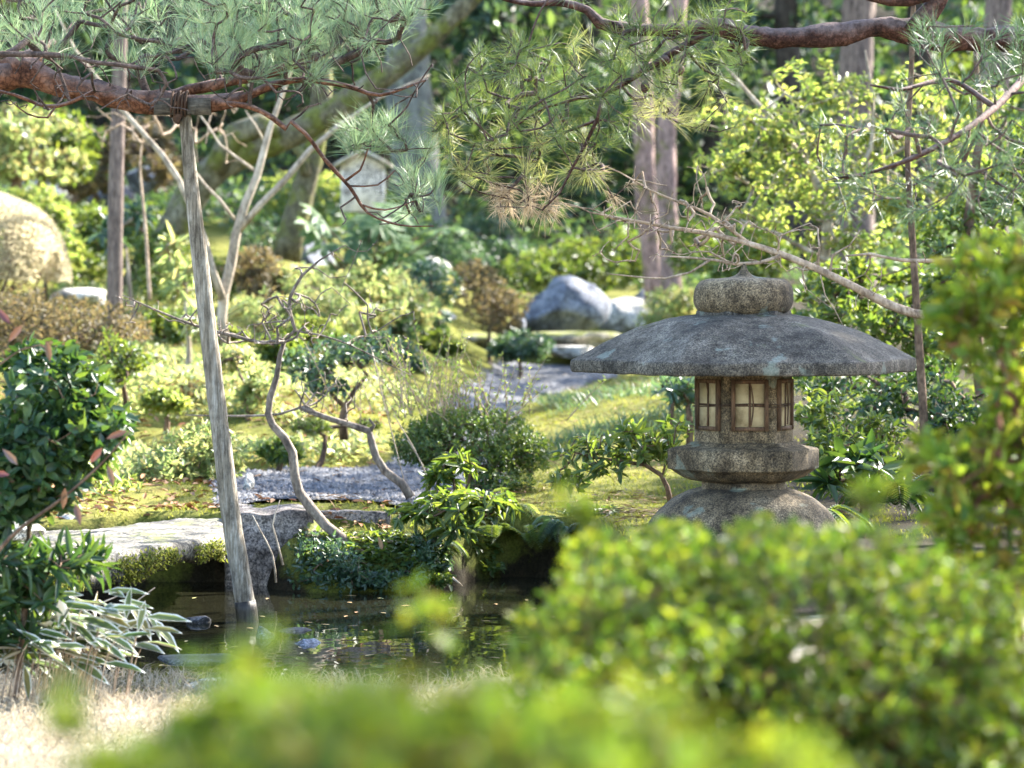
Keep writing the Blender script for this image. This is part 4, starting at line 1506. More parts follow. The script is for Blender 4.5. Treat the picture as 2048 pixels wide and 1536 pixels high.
sk.limb([(4.3, 14.4, 3.3), (4.3, 12.5, 3.9), (3.9, 10, 4.2), (3.7, 7.5, 4.3)], [.07, .06, .045, .03], .1, 10, .08)  # unseen limb, added to carry the pads shading the near bushes
sk.limb(np.vstack([[(4.3, 14.1, 2.3)], PP([(2900, 130, 13.0), (2300, 90, 12.5), (2048, 78, 12.3), (1950, 78, 12.25), (1840, 68, 12.2), (1760, 54, 12.2), (1690, 66, 12.2), (1600, 74, 12.2), (1510, 72, 12.2), (1430, 52, 12.2), (1370, 58, 12.2)], 12.2)]),
        [.11, .085, .05, .043, .042, .05, .037, .035, .036, .033, .030, .027], .035, 16, .16)
sk.limb(PP([(1370, 58), (1310, 62), (1250, 58), (1200, 46), (1175, 20), (1120, 6), (1060, 8), (980, -10)], 12.2), [.025, .023, .025, .022, .016, .013, .011, .006], .035, 10, .15)
sk.limb(PP([(1890, -60), (1850, -10), (1780, 0), (1700, -20)], 12.1), [.03, .028, .022, .015], .06, 10, .08)
sk.limb(PP([(1830, 70), (1850, 40), (1875, 5), (1900, -50)], 12.15), [.042, .039, .034, .028], .04, 14, .16)
sk.limb(PP([(1420, 60), (1380, 85), (1340, 108), (1300, 135), (1250, 165), (1205, 190), (1150, 198), (1090, 215), (1020, 260)], 12.2), [.018, .014, .013, .012, .0105, .009, .007, .005, .003], .06, 8, .06)
sk.limb(PP([(1205, 190), (1196, 235), (1170, 290), (1145, 335), (1120, 385), (1085, 420)], 12.2), [.008, .0075, .0065, .0055, .0045, .003], .06, 7, .05)
sk.limb(PP([(1196, 240), (1130, 265), (1080, 290), (960, 300)], 12.3), [.006, .005, .004, .0025], .06, 6, .05)
sk.limb(PP([(1040, 380), (980, 365), (940, 350), (905, 310), (880, 290)], 12.35), [.004, .0035, .003, .0025, .002], .06, 6)
sk.limb(PP([(1020, 398), (960, 385), (922, 362)], 12.3), [.003, .003, .0025], .06, 6)
sk.limb([P(2048, 78, 12.3), P(2080, 110, 11.3), P(1990, 215, 10.6), P(1880, 290, 10.3), P(1760, 340, 10.2), P(1650, 360, 10.2)], [.018, .014, .011, .009, .006, .003], .06, 8, .05)
sk.limb([P(1990, 215, 10.6), P(1900, 160, 10.8), P(1800, 180, 10.6), P(1740, 170, 10.6)], [.009, .008, .006, .003], .06, 7, .05)
dirs = sk.connect(np.vstack([tf_g, tf_y, tf_d, tf_r, pads]), seg=.08, jit=.2)
n1, n2, n3, n4 = len(tf_g), len(tf_y), len(tf_d), len(tf_r)
tw = MB()
build("branches", sk.emit(.002, .48, .045, 5, tw), B_PINED, t, smooth=True)
build("twigs", tw, B_TWIG, t, smooth=True, kind="stuff")
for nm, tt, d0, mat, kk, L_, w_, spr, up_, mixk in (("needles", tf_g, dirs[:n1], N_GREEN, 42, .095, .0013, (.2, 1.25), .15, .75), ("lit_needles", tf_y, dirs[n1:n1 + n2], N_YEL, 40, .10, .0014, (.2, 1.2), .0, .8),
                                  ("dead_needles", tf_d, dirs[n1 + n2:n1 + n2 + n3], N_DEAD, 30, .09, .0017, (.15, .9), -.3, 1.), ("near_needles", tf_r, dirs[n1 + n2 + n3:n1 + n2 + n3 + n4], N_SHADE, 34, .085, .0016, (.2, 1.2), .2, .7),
                                  ("upper_shade_needles", pads, dirs[-len(pads):], N_GREEN, 50, .13, .009, (.2, 1.5), .2, .6)):
    mb = MB()
    dv = unit(d0 * mixk + np.array([0, 0, 1]) * (1 - mixk) + rng.normal(0, .2, d0.shape))
    needles(mb, rng, tt, dv, kk, L_, w_, spr, up_)
    o = build(nm, mb, mat, t)
    if nm == "dead_needles": o['label'] = "cluster of brown dead needles hanging below the branch"
# cones
for (px, py) in ((1330, 120), (1290, 175), (1360, 140), (1462, 95), (1240, 60)):
    mb = MB()
    rock(mb, P(px, py, 12.15), (.016, .016, .022), px, 2, 3, .3)
    build("pine_cone", mb, B_PINED, t)
# ------------------------------------------------------------------ bare branches behind the lantern
def bare(name, label, cat, base, limbs, tips, mat, seed, r0=.0016, jit=.12, seg=.06, buds=None, rmax=.02, group=None):
    t = thing(name, base, label, cat, group)
    sk = Skel(seed)
    for l in limbs: sk.limb(l[0], l[1], .05, 10, .07)
    if tips is not None:
        dirs = sk.connect(tips, seg=seg, jit=jit)
    build("branches", sk.emit(r0, .5, rmax, 5), mat, t, smooth=True)
    if buds:
        rng = np.random.default_rng(seed)
        mb = MB()
        rosettes(mb, rng, tips, dirs, 3, buds[0], buds[1], .5, .3, .1, .1, .05)
        build("buds", mb, buds[2], t, kind='stuff')
    return t


rng = np.random.default_rng(240)
D1 = 12.7
tips = np.vstack([band(rng, 110, 1180, 1500, 400, 525, 12.4, 13.0), band(rng, 50, 1240, 1420, 330, 470, 12.5, 13.0), band(rng, 60, 1400, 1640, 440, 545, 12.5, 13.0), band(rng, 16, 1600, 1850, 500, 640, 12.6, 13.1), band(rng, 14, 1080, 1250, 380, 480, 12.5, 12.9)])
bare("bare_tree", "bare tan branch with fine twigs sweeping over the lantern from the right", "tree", (3.2, 13.4, G(3.2, 13.4)),
     [(np.vstack([[(3.2, 13.4, G(3.2, 13.4) - .1), (3.1, 13.3, .9), (2.6, 13.1, 1.3)], PP([(2060, 660, 12.8), (1870, 634), (1800, 618), (1720, 580), (1650, 545), (1580, 515), (1500, 488), (1420, 468), (1340, 455), (1260, 440), (1180, 425)], D1)]), [.06, .05, .036, .024, .019, .017, .0155, .0145, .013, .011, .009, .007, .0055, .003], ),
      (PP([(1560, 512), (1520, 525), (1470, 528), (1430, 520), (1380, 515), (1320, 512)], D1 - .1), [.007, .0065, .006, .005, .004, .003]),
      (PP([(1420, 520), (1380, 545), (1330, 557), (1270, 553), (1220, 548)], D1 - .1), [.005, .0045, .004, .003, .002]),
      (PP([(1500, 488), (1420, 430), (1360, 405), (1300, 380), (1240, 345), (1180, 320)], D1), [.007, .006, .005, .004, .003, .002]),
      (PP([(1660, 548), (1665, 510), (1700, 490), (1720, 460)], D1), [.005, .004, .003, .002]),
      (PP([(1640, 545), (1650, 590), (1670, 620), (1690, 660)], D1), [.003, .0025, .002, .0015]),
      (PP([(2100, 540), (1990, 520), (1900, 522), (1800, 520), (1740, 508), (1690, 512)], 12.9), [.012, .01, .009, .007, .006, .003])],
     tips, B_TAN, 241, buds=(.012, .004, L_RED))

# crooked bare tree on the bank islet
rng = np.random.default_rng(250)
D2 = 13.55
tips = np.vstack([band(rng, 70, 520, 640, 590, 685, 13.3, 13.8), band(rng, 40, 430, 560, 640, 690, 13.3, 13.8), band(rng, 24, 230, 420, 590, 650, 13.3, 13.7), band(rng, 24, 590, 760, 480, 640, 13.3, 13.8), band(rng, 18, 660, 830, 610, 690, 13.3, 13.8)])
bare("bare_tree", "crooked grey bare tree growing from the mossy bank in front of the gravel", "tree", P(692, 1100, D2),
     [(PP([(698, 1110), (684, 1078), (650, 1050), (625, 1020), (598, 985), (590, 955), (585, 905), (568, 875), (545, 850), (536, 828), (540, 795), (553, 755), (560, 710), (569, 682)], D2), [.030, .024, .021, .020, .019, .018, .0165, .0165, .0155, .0145, .0135, .0115, .0105, .009]),
      (PP([(569, 682), (590, 660), (578, 620), (580, 595), (605, 550), (640, 520), (690, 490)], D2), [.008, .0075, .0075, .007, .006, .004, .002]),
      (PP([(569, 684), (520, 685), (470, 672), (420, 660), (360, 640), (300, 615), (245, 590)], D2 - .1), [.008, .0075, .007, .006, .005, .004, .002]),
      (PP([(590, 662), (640, 670), (700, 690), (760, 720), (820, 750)], D2), [.005, .004, .003, .0025, .0015]),
      (PP([(580, 640), (540, 645), (500, 650)], D2), [.004, .003, .002])],
     tips, B_GREY, 251, buds=(.011, .004, L_RED))
bare("bare_tree", "low crooked bare tree with sideways limbs at the gravel edge", "tree", on(815, 14.3),
     [(PP([(822, 995), (805, 968), (770, 942), (752, 915), (742, 880), (738, 862), (700, 850), (660, 838), (625, 825), (600, 815)], 14.2), [.019, .018, .017, .017, .015, .0145, .013, .012, .0105, .009]),
      (PP([(600, 815), (560, 828), (500, 832), (440, 832), (370, 830)], 14.15), [.006, .006, .005, .004, .002]),
      (PP([(640, 830), (610, 810), (598, 790), (590, 780)], 14.2), [.006, .005, .004, .003]),
      (PP([(740, 862), (748, 850), (738, 838)], 14.2), [.01, .007, .004])],
     band(rng, 40, 590, 720, 740, 840, 14.0, 14.5), B_GREY, 253, buds=(.011, .004, L_RUST))
for j, (a, lb) in enumerate([([(552, 1165), (545, 1110), (520, 1060), (505, 1030)], "thin pale stem rising from the water beside the leaning post"), ([(566, 1130), (556, 1090), (545, 1050), (560, 1000)], "thin pale stem in front of the brown retaining stone"), ([(905, 1155), (925, 1172)], "thin twig dipping into the pond")]):
    mb = MB()
    q, r = smooth_poly(PP(a, 13.15), np.linspace(.005, .002, len(a)), .04)
    tube(mb, q, r, 5)
    build("bare_twig", mb, B_PALE, label=lb, cat="twig", loc=q[0])

# ------------------------------------------------------------------ bank shrubs
shrub("azalea_bush", "low dark azalea with reddish twigs covering the mossy bank islet", "bush", on(740, 13.5),
      [(650, 1120, 13.5, 85, 60, .18), (760, 1120, 13.42, 120, 60, .2), (850, 1120, 13.5, 60, 60, .15), (720, 1160, 13.36, 140, 30, .1), (600, 1150, 13.5, 40, 35, .1)],
      1300, (.027, .011), L_BLUE, B_BROWN, k=6, seed=260, gaps=.1, stem_n=220, r0=.0012, up=.3, top=False)
shrub("rhododendron", "drooping glossy rhododendron on the bank in front of the clipped bush", "shrub", P(868, 1108, 13.62),
      [(920, 1010, 13.5, 105, 42, .2), (830, 1035, 13.45, 60, 30, .15), (990, 1010, 13.6, 50, 35, .15), (905, 930, 13.65, 50, 30, .12), (880, 960, 13.6, 40, 30, .1), (920, 1060, 13.45, 70, 25, .15)],
      110, (.07, .018), L_MID, B_BROWN, k=9, seed=261, spread=1.45, gaps=0, droop=.35, stem_n=95, r0=.0022, along=.02, up=.6, jit=.25,
      limbs=[(PP([(868, 1110), (880, 1080), (890, 1055), (915, 1025)], 13.62), [.012, .011, .009, .007]), (PP([(885, 1070), (930, 1050), (985, 1025)], 13.6), [.008, .007, .005]), (PP([(915, 1025), (910, 985), (905, 945)], 13.65), [.006, .005, .004])])
shrub("evergreen_sapling", "small spreading evergreen sapling left of the stone lantern", "sapling", on(1342, 12.9),
      [(1250, 890, 12.9, 110, 36, .2), (1330, 895, 12.9, 60, 32, .2), (1170, 905, 12.9, 60, 22, .15), (1130, 960, 12.9, 40, 30, .1), (1350, 860, 13.0, 30, 26, .1), (1250, 860, 12.9, 50, 20, .15), (1200, 935, 12.8, 60, 22, .15)],
      120, (.055, .019), L_MID, B_BROWN, k=7, seed=262, spread=1.15, gaps=0, stem_n=120, r0=.0016, up=.5, top=False,
      limbs=[(PP([(1342, 1010), (1335, 975), (1322, 950), (1290, 930), (1240, 922), (1190, 915), (1150, 905)], 12.9), [.011, .010, .0085, .007, .006, .004, .003]),
             (PP([(1325, 955), (1330, 930), (1345, 905)], 12.9), [.006, .005, .003]), (PP([(1290, 930), (1275, 905), (1260, 880)], 12.9), [.005, .004, .003])])
L_DKM = leafmat("clipped_leaf", [(.022, .055, .015), (.04, .085, .02), (.065, .11, .022), (.10, .10, .025)], [(.10, .18, .02), (.2, .26, .03)], .4, .45, .5)
t = shrub("clipped_bush", "round clipped dark bush with long pale shoots standing up on the moss", "bush", on(935, 15.4),
      [(935, 885, 15.4, 160, 72, .35), (1040, 905, 15.3, 75, 52, .2), (845, 890, 15.4, 68, 58, .2), (1005, 965, 15.2, 72, 36, .15), (950, 838, 15.4, 105, 34, .2)],
      2600, (.02, .009), L_DKM, B_BROWN, k=7, seed=263, shell=.3, gaps=.05, top=False, stem_n=200, r0=.0014, up=.4)
rng = np.random.default_rng(264)
mb, ml = MB(), MB()
for i in range(85):
    px = rng.normal(905, 80)
    py0 = 830 + rng.normal(0, 15)
    d = 15.4 + rng.normal(0, .12)
    L = rng.uniform(50, 150) * (1.15 if px < 900 else .8)
    a = P(px, py0, d)
    lean = rng.normal(0, 22) + (px - 930) * .15
    b = P(px + lean, py0 - L * .6, d)
    c = P(px + lean * 1.8, py0 - L, d - .03)
    q, r = smooth_poly([a, b, c], [.0028, .002, .001], .03)
    tube(mb, q, r, 4)
    k = np.repeat(np.arange(len(q)), 2)
    leaves(ml, q[k] + rng.normal(0, .004, (len(k), 3)), rng.normal(0, 1, (len(k), 3)) + [0, 0, .5], rng.normal(size=(len(k), 3)), .022, .008)
sh = build("shoots", mb, B_TAN, t, smooth=True)
build("shoot_leaves", ml, L_YEL, sh)
for j, (a, lb) in enumerate([([(745, 705), (762, 780), (785, 870), (805, 950), (812, 990)], "long thin straw stalk leaning before the clipped bush"), ([(850, 945), (830, 900), (800, 850), (788, 830)], "short dry straw stalk beside the clipped bush"), ([(862, 985), (845, 930), (815, 880)], "bent dry stalk rising from the gravel edge")]):
    mb = MB()
    q, r = smooth_poly(PP(a, 14.6), np.linspace(.003, .002, len(a)), .04)
    tube(mb, q, r, 4)
    build("dry_stalk", mb, B_PALE, label=lb, cat="stalk", loc=q[0])

# ferns and small plants on the bank edge
def fern(px, py, d, n, L, seed, label, mat, name="fern", w=.24, cat="fern", group=None):
    rng = np.random.default_rng(seed)
    c = P(px, py, d)
    t = thing(name, c, label, cat, group)
    mb = MB()
    for i in range(n):
        az = rng.uniform(0, 2 * PI)
        out = np.array([math.cos(az), math.sin(az) * .8, 0])
        l = L * rng.uniform(.7, 1.2)
        e = rng.uniform(.4, 1.0)
        q, r = smooth_poly([c, c + out * l * .45 + [0, 0, l * .5 * e], c + out * l * .9 + [0, 0, l * .25 * e], c + out * l * 1.1 + [0, 0, -.05 * l]], [.002, .0015, .001, .0008], l * .05)
        tube(mb, q, r, 3, cap=False)
        tg = unit(np.gradient(q, axis=0))
        s = unit(np.cross(tg, [0, 0, 1.0]))
        f = np.linspace(0, 1, len(q))
        pl = (l * w * np.sin(PI * np.clip(f * .9 + .1, 0, 1)) + .004)
        for sg in (-1, 1):
            leaves(mb, q[2:], s[2:] * sg + tg[2:] * .45, np.tile([0, 0, 1.0], (len(q) - 2, 1)), pl[2:], l * .065, .05, .2, True)
    build("fronds", mb, mat, t)
    return t


for i, (px, py, d, n, L, lb, mt) in enumerate([
    (985, 1075, 14.0, 9, .17, "fern on the bank edge just right of the drooping rhododendron", L_MID),
    (1060, 1085, 14.05, 10, .18, "fern hanging over the dark recess of the far bank", L_MID),
    (1125, 1075, 13.95, 9, .17, "bluish fern on the bank edge near the hedge sprig", L_BLUE),
    (1020, 1045, 14.2, 8, .15, "yellowing fern behind the bank edge", L_YEL),
    (1620, 1060, 12.6, 9, .2, "dark fern at the right foot of the lantern base", L_MID),
    (1790, 1010, 12.9, 9, .22, "fern in the shade right of the lantern platform", L_MID),
    (880, 1110, 13.6, 8, .14, "small mossy fern at the right end of the islet", L_MID),
    (545, 640, 23, 9, .35, "pale fern like plant behind the crooked bare tree", L_BRIGHT),
    (640, 590, 26, 10, .4, "broad pale fern in front of the rounded grey stone", L_BRIGHT)]):
    fern(px, py, d, n, L, 270 + i, lb, mt, group="ferns of the bank and shrubbery")
# ground ivy along the right bank
rng = np.random.default_rng(282)
n = 5200
d = np.concatenate([rng.uniform(13.9, 14.3, 3200), rng.uniform(13.34, 13.62, 2000)])
x = X(np.concatenate([rng.uniform(880, 1230, 3200), rng.uniform(600, 900, 2000)]), d)
kp = clumpfield(np.random.default_rng(2), np.stack([x, d, 0 * x], -1), 9) > -.3
x, d = x[kp], d[kp]
n = len(x)
mb = MB()
leaves(mb, np.stack([x, d, np.maximum(H(x, d), .03) + .03 * rng.random(n)], -1), np.stack([rng.normal(0, .7, n), rng.normal(-.7, .5, n), rng.normal(.1, .5, n)], -1), np.stack([rng.normal(0, .4, n), rng.normal(-.3, .3, n), np.ones(n)], -1), .032, .02, .1, .2)
build("ground_ivy", mb, L_MID, kind='stuff', label="small leaved ground cover spilling over the far pond bank", cat="ground cover")

# ------------------------------------------------------------------ shrubs right of the lantern
shrub("evergreen_bush", "leafy green bush directly right of the lantern's light chamber", "bush", on(1680, 13.8),
      [(1660, 900, 13.7, 75, 70, .3), (1720, 870, 13.9, 90, 60, .3), (1640, 820, 14.0, 60, 50, .25), (1780, 930, 13.7, 80, 50, .3), (1700, 960, 13.5, 90, 40, .3)],
      420, (.042, .017), L_MID, B_BROWN, k=8, seed=290, gaps=.2, stem_n=200, r0=.0016, top=False)
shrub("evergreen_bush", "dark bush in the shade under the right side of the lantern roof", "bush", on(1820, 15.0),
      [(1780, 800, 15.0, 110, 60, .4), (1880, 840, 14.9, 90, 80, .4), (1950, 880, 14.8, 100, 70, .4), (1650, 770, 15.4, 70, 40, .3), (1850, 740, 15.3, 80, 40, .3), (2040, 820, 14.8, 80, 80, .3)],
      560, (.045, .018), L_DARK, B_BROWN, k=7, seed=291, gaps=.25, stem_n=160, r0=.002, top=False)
shrub("broad_leaved_plant", "low plant with broad dark leaves below the lantern platform on the right", "plant", on(1720, 12.9),
      [(1715, 930, 12.9, 60, 26, .2), (1780, 985, 12.9, 60, 26, .2), (1660, 965, 12.9, 40, 20, .2)],
      26, (.12, .042), L_DARK, B_BROWN, k=6, seed=292, spread=1.2, gaps=0, stem_n=26, r0=.003, droop=.25, up=.8)
shrub("evergreen_bush", "mid green bush behind the lantern roof at right", "bush", on(1700, 17.2),
      [(1660, 660, 17.2, 110, 50, .5), (1760, 640, 17.0, 90, 60, .5), (1600, 720, 17.2, 70, 40, .4), (1880, 680, 17, 110, 80, .5), (1780, 560, 17.4, 140, 60, .5), (1960, 560, 17.2, 110, 90, .5), (1660, 570, 17.6, 90, 50, .4)],
      720, (.055, .024), L_MID, B_BROWN, k=8, seed=293, gaps=.3, stem_n=160, r0=.002, top=False)
shrub("yellow_leaved_tree", "slender tree with bright yellow green leaves at upper right", "tree", on(1660, 19),
      [(1640, 190, 19, 150, 70, .6), (1560, 270, 18.8, 130, 80, .6), (1740, 270, 19.2, 130, 90, .6), (1480, 330, 18.8, 110, 60, .5), (1640, 370, 19, 150, 80, .6), (1560, 430, 18.6, 110, 60, .5), (1780, 400, 19, 120, 90, .6), (1860, 180, 19.2, 80, 70, .5), (1900, 320, 19, 100, 90, .5), (1450, 240, 19, 80, 50, .4), (1700, 480, 18.8, 120, 40, .5), (1960, 230, 19, 60, 80, .4)],
      1250, (.048, .022), L_YEL, B_PALE, k=6, seed=294, gaps=.62, gscale=14, stem_n=420, r0=.0022, top=False, spread=1.2, shell=.6,
      limbs=[(PP([(1660, 700), (1655, 600), (1648, 520), (1655, 440), (1630, 360), (1560, 260), (1500, 190), (1440, 120)], 19), [.04, .036, .032, .028, .024, .018, .012, .006]),
             (PP([(1655, 440), (1700, 360), (1740, 300), (1745, 200), (1730, 100)], 19), [.02, .017, .014, .010, .005]), (PP([(1648, 520), (1560, 470), (1480, 440)], 18.8), [.015, .011, .006]), (PP([(1700, 360), (1800, 300), (1900, 260)], 19.1), [.014, .010, .006])])
shrub("evergreen_tree", "green leafed small tree filling the right edge above the near bush", "tree", on(2000, 16.4),
      [(1990, 420, 16.4, 100, 100, .5), (2050, 300, 16.4, 80, 120, .5), (1900, 470, 16.4, 80, 60, .4), (2040, 560, 16.2, 60, 80, .4), (1940, 680, 16, 90, 70, .4)],
      420, (.05, .022), L_MID, B_BROWN, k=7, seed=295, gaps=.3, stem_n=200, r0=.002, top=False, limbs=[(PP([(1966, 850), (1960, 740), (1945, 600), (1935, 480), (1945, 380), (1960, 250), (1950, 100)], 16.4), [.034, .032, .03, .028, .024, .018, .01])])
t = thing("slender_tree", on(1846, 14.6), "thin brown tree trunk standing right behind the lantern roof edge", "tree")
sk = Skel(296)
sk.limb(PP([(1850, 900), (1845, 800), (1838, 690), (1830, 560), (1822, 440), (1815, 300), (1822, 150), (1830, -40), (1860, -260)], 14.6), [.019, .018, .017, .016, .014, .013, .012, .010, .008], .08, 9, .05)
tips = band(np.random.default_rng(297), 60, 1700, 2000, -420, -60, 14.2, 15.4)
dirs = sk.connect(tips, seg=.1, jit=.2)
build("trunk", sk.emit(.002, .5, .02, 5), B_BROWN, t, smooth=True)
mb = MB()
rosettes(mb, np.random.default_rng(298), tips, dirs, 9, .07, .03, 1.2, .4, .15, .1, .1)
build("crown", mb, L_MID, t)
# small leggy shoots left of the lantern
for i, (px, lb) in enumerate([(1345, "leggy young shrub with a leafy top behind the lantern's left window"), (1378, "second leggy young shrub close beside the light chamber")]):
    shrub("leggy_shrub", lb, "shrub", on(px, 16.5), [(px - 5, 775, 16.4, 34, 26, .15), (px + 8, 800, 16.5, 26, 18, .12)], 22, (.07, .022), L_BLUE, B_BROWN, k=6, seed=300 + i, gaps=0, stem_n=22, r0=.002, spread=1.3, group="leggy young shrubs behind the lantern")

# ------------------------------------------------------------------ middle left
def bush(name, label, px, pyb, d, blobs, n, leaf, mat, seed, **kw):
    a = dict(gaps=.2, stem_n=90, r0=.002, top=False, k=7)
    a.update(kw)
    if n > 60:
        n = int(n * 1.9)
        leaf = (leaf[0] * .8, leaf[1] * .8)
        blobs = [(b[0], b[1], b[2], b[3] * 1.08, b[4] * 1.1) + tuple(b[5:]) for b in blobs]
    return shrub(name, label, "bush", on(px, d), blobs, n, leaf, mat, a.pop('bmat', B_BROWN), seed=seed, **a)


bush("azalea_bush", "sunlit pale green bush at the bridge end left of the leaning post", 370, 1000, 15.6,
     [(370, 940, 15.6, 110, 60, .35), (300, 960, 15.5, 70, 50, .3), (450, 920, 15.6, 50, 60, .25), (400, 890, 15.7, 80, 40, .3)], 420, (.05, .018), L_BRIGHT, 310)
bush("azalea_bush", "small sunlit yellowish bush behind the evergreen at far left", 235, 1000, 15.0, [(235, 985, 15, 60, 35, .25), (180, 1010, 14.8, 50, 25, .2)], 160, (.045, .018), L_YEL, 311)
bush("azalea_bush", "grey green and russet azalea mound below the domed bush at left", 120, 700, 19.5,
     [(120, 650, 19.5, 170, 60, .7), (30, 640, 19.8, 110, 70, .6), (230, 660, 19.2, 70, 45, .5), (60, 700, 19.2, 130, 40, .5)], 900, (.04, .014), L_RUST, 312, k=8)
bush("azalea_bush", "narrow light green bush right of the russet azalea mound", 255, 760, 18.4, [(250, 700, 18.4, 50, 60, .25), (215, 740, 18.2, 40, 40, .2)], 150, (.045, .018), L_MID, 313)
bush("azalea_bush", "small brown leaved clump on the sunlit moss slope", 375, 800, 19.0, [(375, 782, 19, 50, 18, .2)], 90, (.035, .014), L_RUST, 314)
bush("azalea_bush", "low leafy clump on the moss beside the gravel at left", 500, 850, 18.2, [(500, 770, 18.4, 55, 40, .25), (470, 720, 18.8, 50, 40, .25)], 170, (.05, .02), L_BRIGHT, 315)
shrub("bonsai_shrub", "small spreading tree with twisted brown trunk and pale leaves on the moss", "shrub", on(690, 17.4),
      [(690, 700, 17.4, 110, 36, .35), (620, 730, 17.3, 60, 36, .25), (760, 690, 17.5, 60, 30, .25), (660, 770, 17.2, 50, 26, .2)], 260, (.045, .018), L_BLUE, B_BROWN, k=7, seed=316, gaps=.15, stem_n=150, r0=.002, top=False,
      limbs=[(PP([(688, 880), (685, 840), (690, 815), (710, 780), (735, 750)], 17.4), [.024, .022, .018, .012, .008]), (PP([(690, 815), (660, 785), (640, 750)], 17.4), [.014, .011, .007])])
bush("small_pine", "small dark green cushion plant at the foot of the twisted shrub", 620, 870, 17.0, [(625, 850, 17.0, 45, 18, .2), (735, 850, 17.2, 30, 12, .15)], 90, (.035, .008), L_MID, 317, k=9)
# leafy ground cover between the shrubs
rng = np.random.default_rng(319)
n = 30000
d = 15.2 + 13 * rng.random(n)
x = X(120 + 800 * rng.random(n), d)
q3 = np.stack([x, d, 0 * x], -1)
f = clumpfield(np.random.default_rng(21), q3, 3.2, 8)
kp = (path_sd(x, d) > .12) & (f > .25)
x, d, f = x[kp], d[kp], f[kp]
n = len(x)
hh = np.minimum(.26, .13 * (f - .25)) * rng.random(n) ** .6
mb = MB()
leaves(mb, np.stack([x, d, H(x, d) + .01 + hh], -1), np.stack([rng.normal(0, 1, n), rng.normal(0, 1, n), rng.normal(.5, .5, n)], -1), np.stack([rng.normal(0, .5, n), rng.normal(0, .5, n), np.ones(n)], -1), .05, .02, .12, .15, True)
build("low_ground_cover", mb, L_BRIGHT, kind='stuff', label="low pale green ground cover filling the slope between the left shrubs", cat="ground cover")
# clipped dome and background left bushes
t = thing("clipped_dome_bush", on(-10, 24), "large domed clipped bush, sunlight painted cream, at the left edge", "bush")
rng = np.random.default_rng(320)
mb = MB()
ce = P(-30, 560, 24)
n = 22000
dv = randdirs(rng, n)
dv[:, 2] = np.abs(dv[:, 2])
fld = clumpfield(np.random.default_rng(77), dv, 7, 9)
dv = dv[fld > -1.15]
fld = fld[fld > -1.15]
n = len(dv)
rr_ = np.array([160, 170, 170]) * 24 / FPX
p_ = ce + dv * rr_ * (1 - .10 * rng.random((n, 1)) ** 2 + .028 * fld[:, None])
leaves(mb, p_, dv + rng.normal(0, .45, (n, 3)), rng.normal(size=(n, 3)), .05, .012, .1, .1, True)
build("foliage", mb, L_CREAM, t)
mb = MB()
for i in range(24):
    e = ce + unit(np.array([math.cos(i * 1.7), math.sin(i * 1.7), .3 + (i % 5) * .3])) * rr_ * .93
    e = on(-30, 24) + (e - on(-30, 24)) * .8
    q, r = smooth_poly([on(-30, 24), (on(-30, 24) + e) / 2 + rng.normal(0, .03, 3), e], [.02, .012, .005], .08)
    tube(mb, q, r, 5)
build("branches", mb, B_BROWN, t)
bush("sunlit_bush", "yellow leaved bush behind the clipped dome at left", 90, 460, 27, [(95, 440, 27, 50, 50, .4), (130, 520, 26.5, 40, 60, .4), (60, 400, 27.5, 50, 30, .3)], 220, (.08, .035), L_YEL, 321)
bush("green_bush", "green bush between the brown pole and the clipped dome", 180, 500, 28, [(180, 470, 28, 70, 60, .5), (160, 540, 27, 60, 40, .4)], 260, (.08, .03), L_MID, 322)
bush("green_bush", "shady mossy green bush right of the brown pole", 300, 540, 27, [(310, 500, 27, 70, 60, .5), (340, 560, 26, 90, 40, .5), (280, 440, 28, 60, 50, .4)], 380, (.075, .028), L_MID, 323)
bush("leafy_shoot_plant", "upright plant with large pale drooping leaves beside the leaning post", 375, 640, 21.5, [(370, 565, 21.5, 36, 50, .2), (345, 500, 21.6, 22, 24, .12), (395, 640, 21.3, 36, 30, .2)], 34, (.13, .036), L_BRIGHT, 324, gaps=0, spread=1.3, r0=.004, bmat=B_PALE)
bush("leafy_shoot_plant", "two leaved tall stem plant just right of the brown pole", 270, 500, 25, [(270, 425, 25, 30, 16, .15), (222, 470, 25, 30, 20, .15)], 16, (.16, .05), L_BLUE, 325, gaps=0, spread=1.4, r0=.005, bmat=B_PALE)
bush("russet_bush", "small russet tinted bush behind the forked pale tree", 510, 560, 24, [(505, 545, 24, 60, 50, .35), (545, 580, 23.8, 40, 40, .3)], 230, (.055, .02), L_RUST, 326)
bush("sunlit_bush", "light green bush beneath the rounded grey stone", 570, 620, 23, [(560, 620, 23, 80, 40, .4), (640, 620, 23.2, 70, 50, .4), (600, 570, 24, 60, 40, .4)], 330, (.06, .024), L_BRIGHT, 327)
bush("sunlit_bush", "bright leafy bush in front of the notice board post", 730, 600, 24.5, [(740, 590, 24.5, 90, 60, .5), (700, 640, 24, 80, 40, .4), (820, 600, 25, 60, 60, .4)], 420, (.07, .03), L_BRIGHT, 328)
bush("sunlit_bush", "pale leaved bush right of the bright leafy bush", 850, 650, 25.5, [(860, 570, 26, 60, 50, .4), (850, 640, 25.5, 50, 36, .3), (790, 660, 25, 50, 30, .3)], 260, (.06, .026), L_BLUE, 329)
bush("reddish_bush", "loose greyish bush with reddish stems in front of the grey boulder", 980, 660, 27.2, [(985, 600, 27.2, 75, 50, .4), (950, 560, 27.4, 50, 40, .3), (1000, 640, 27, 50, 30, .3)], 330, (.05, .02), L_RUST, 330)
bush("evergreen_bush", "low dark glossy bush at the edge of the flat mossy stones", 1040, 715, 26.4, [(1045, 690, 26.4, 60, 26, .3), (1000, 705, 26.3, 30, 18, .2)], 170, (.07, .03), L_BLUE, 331)
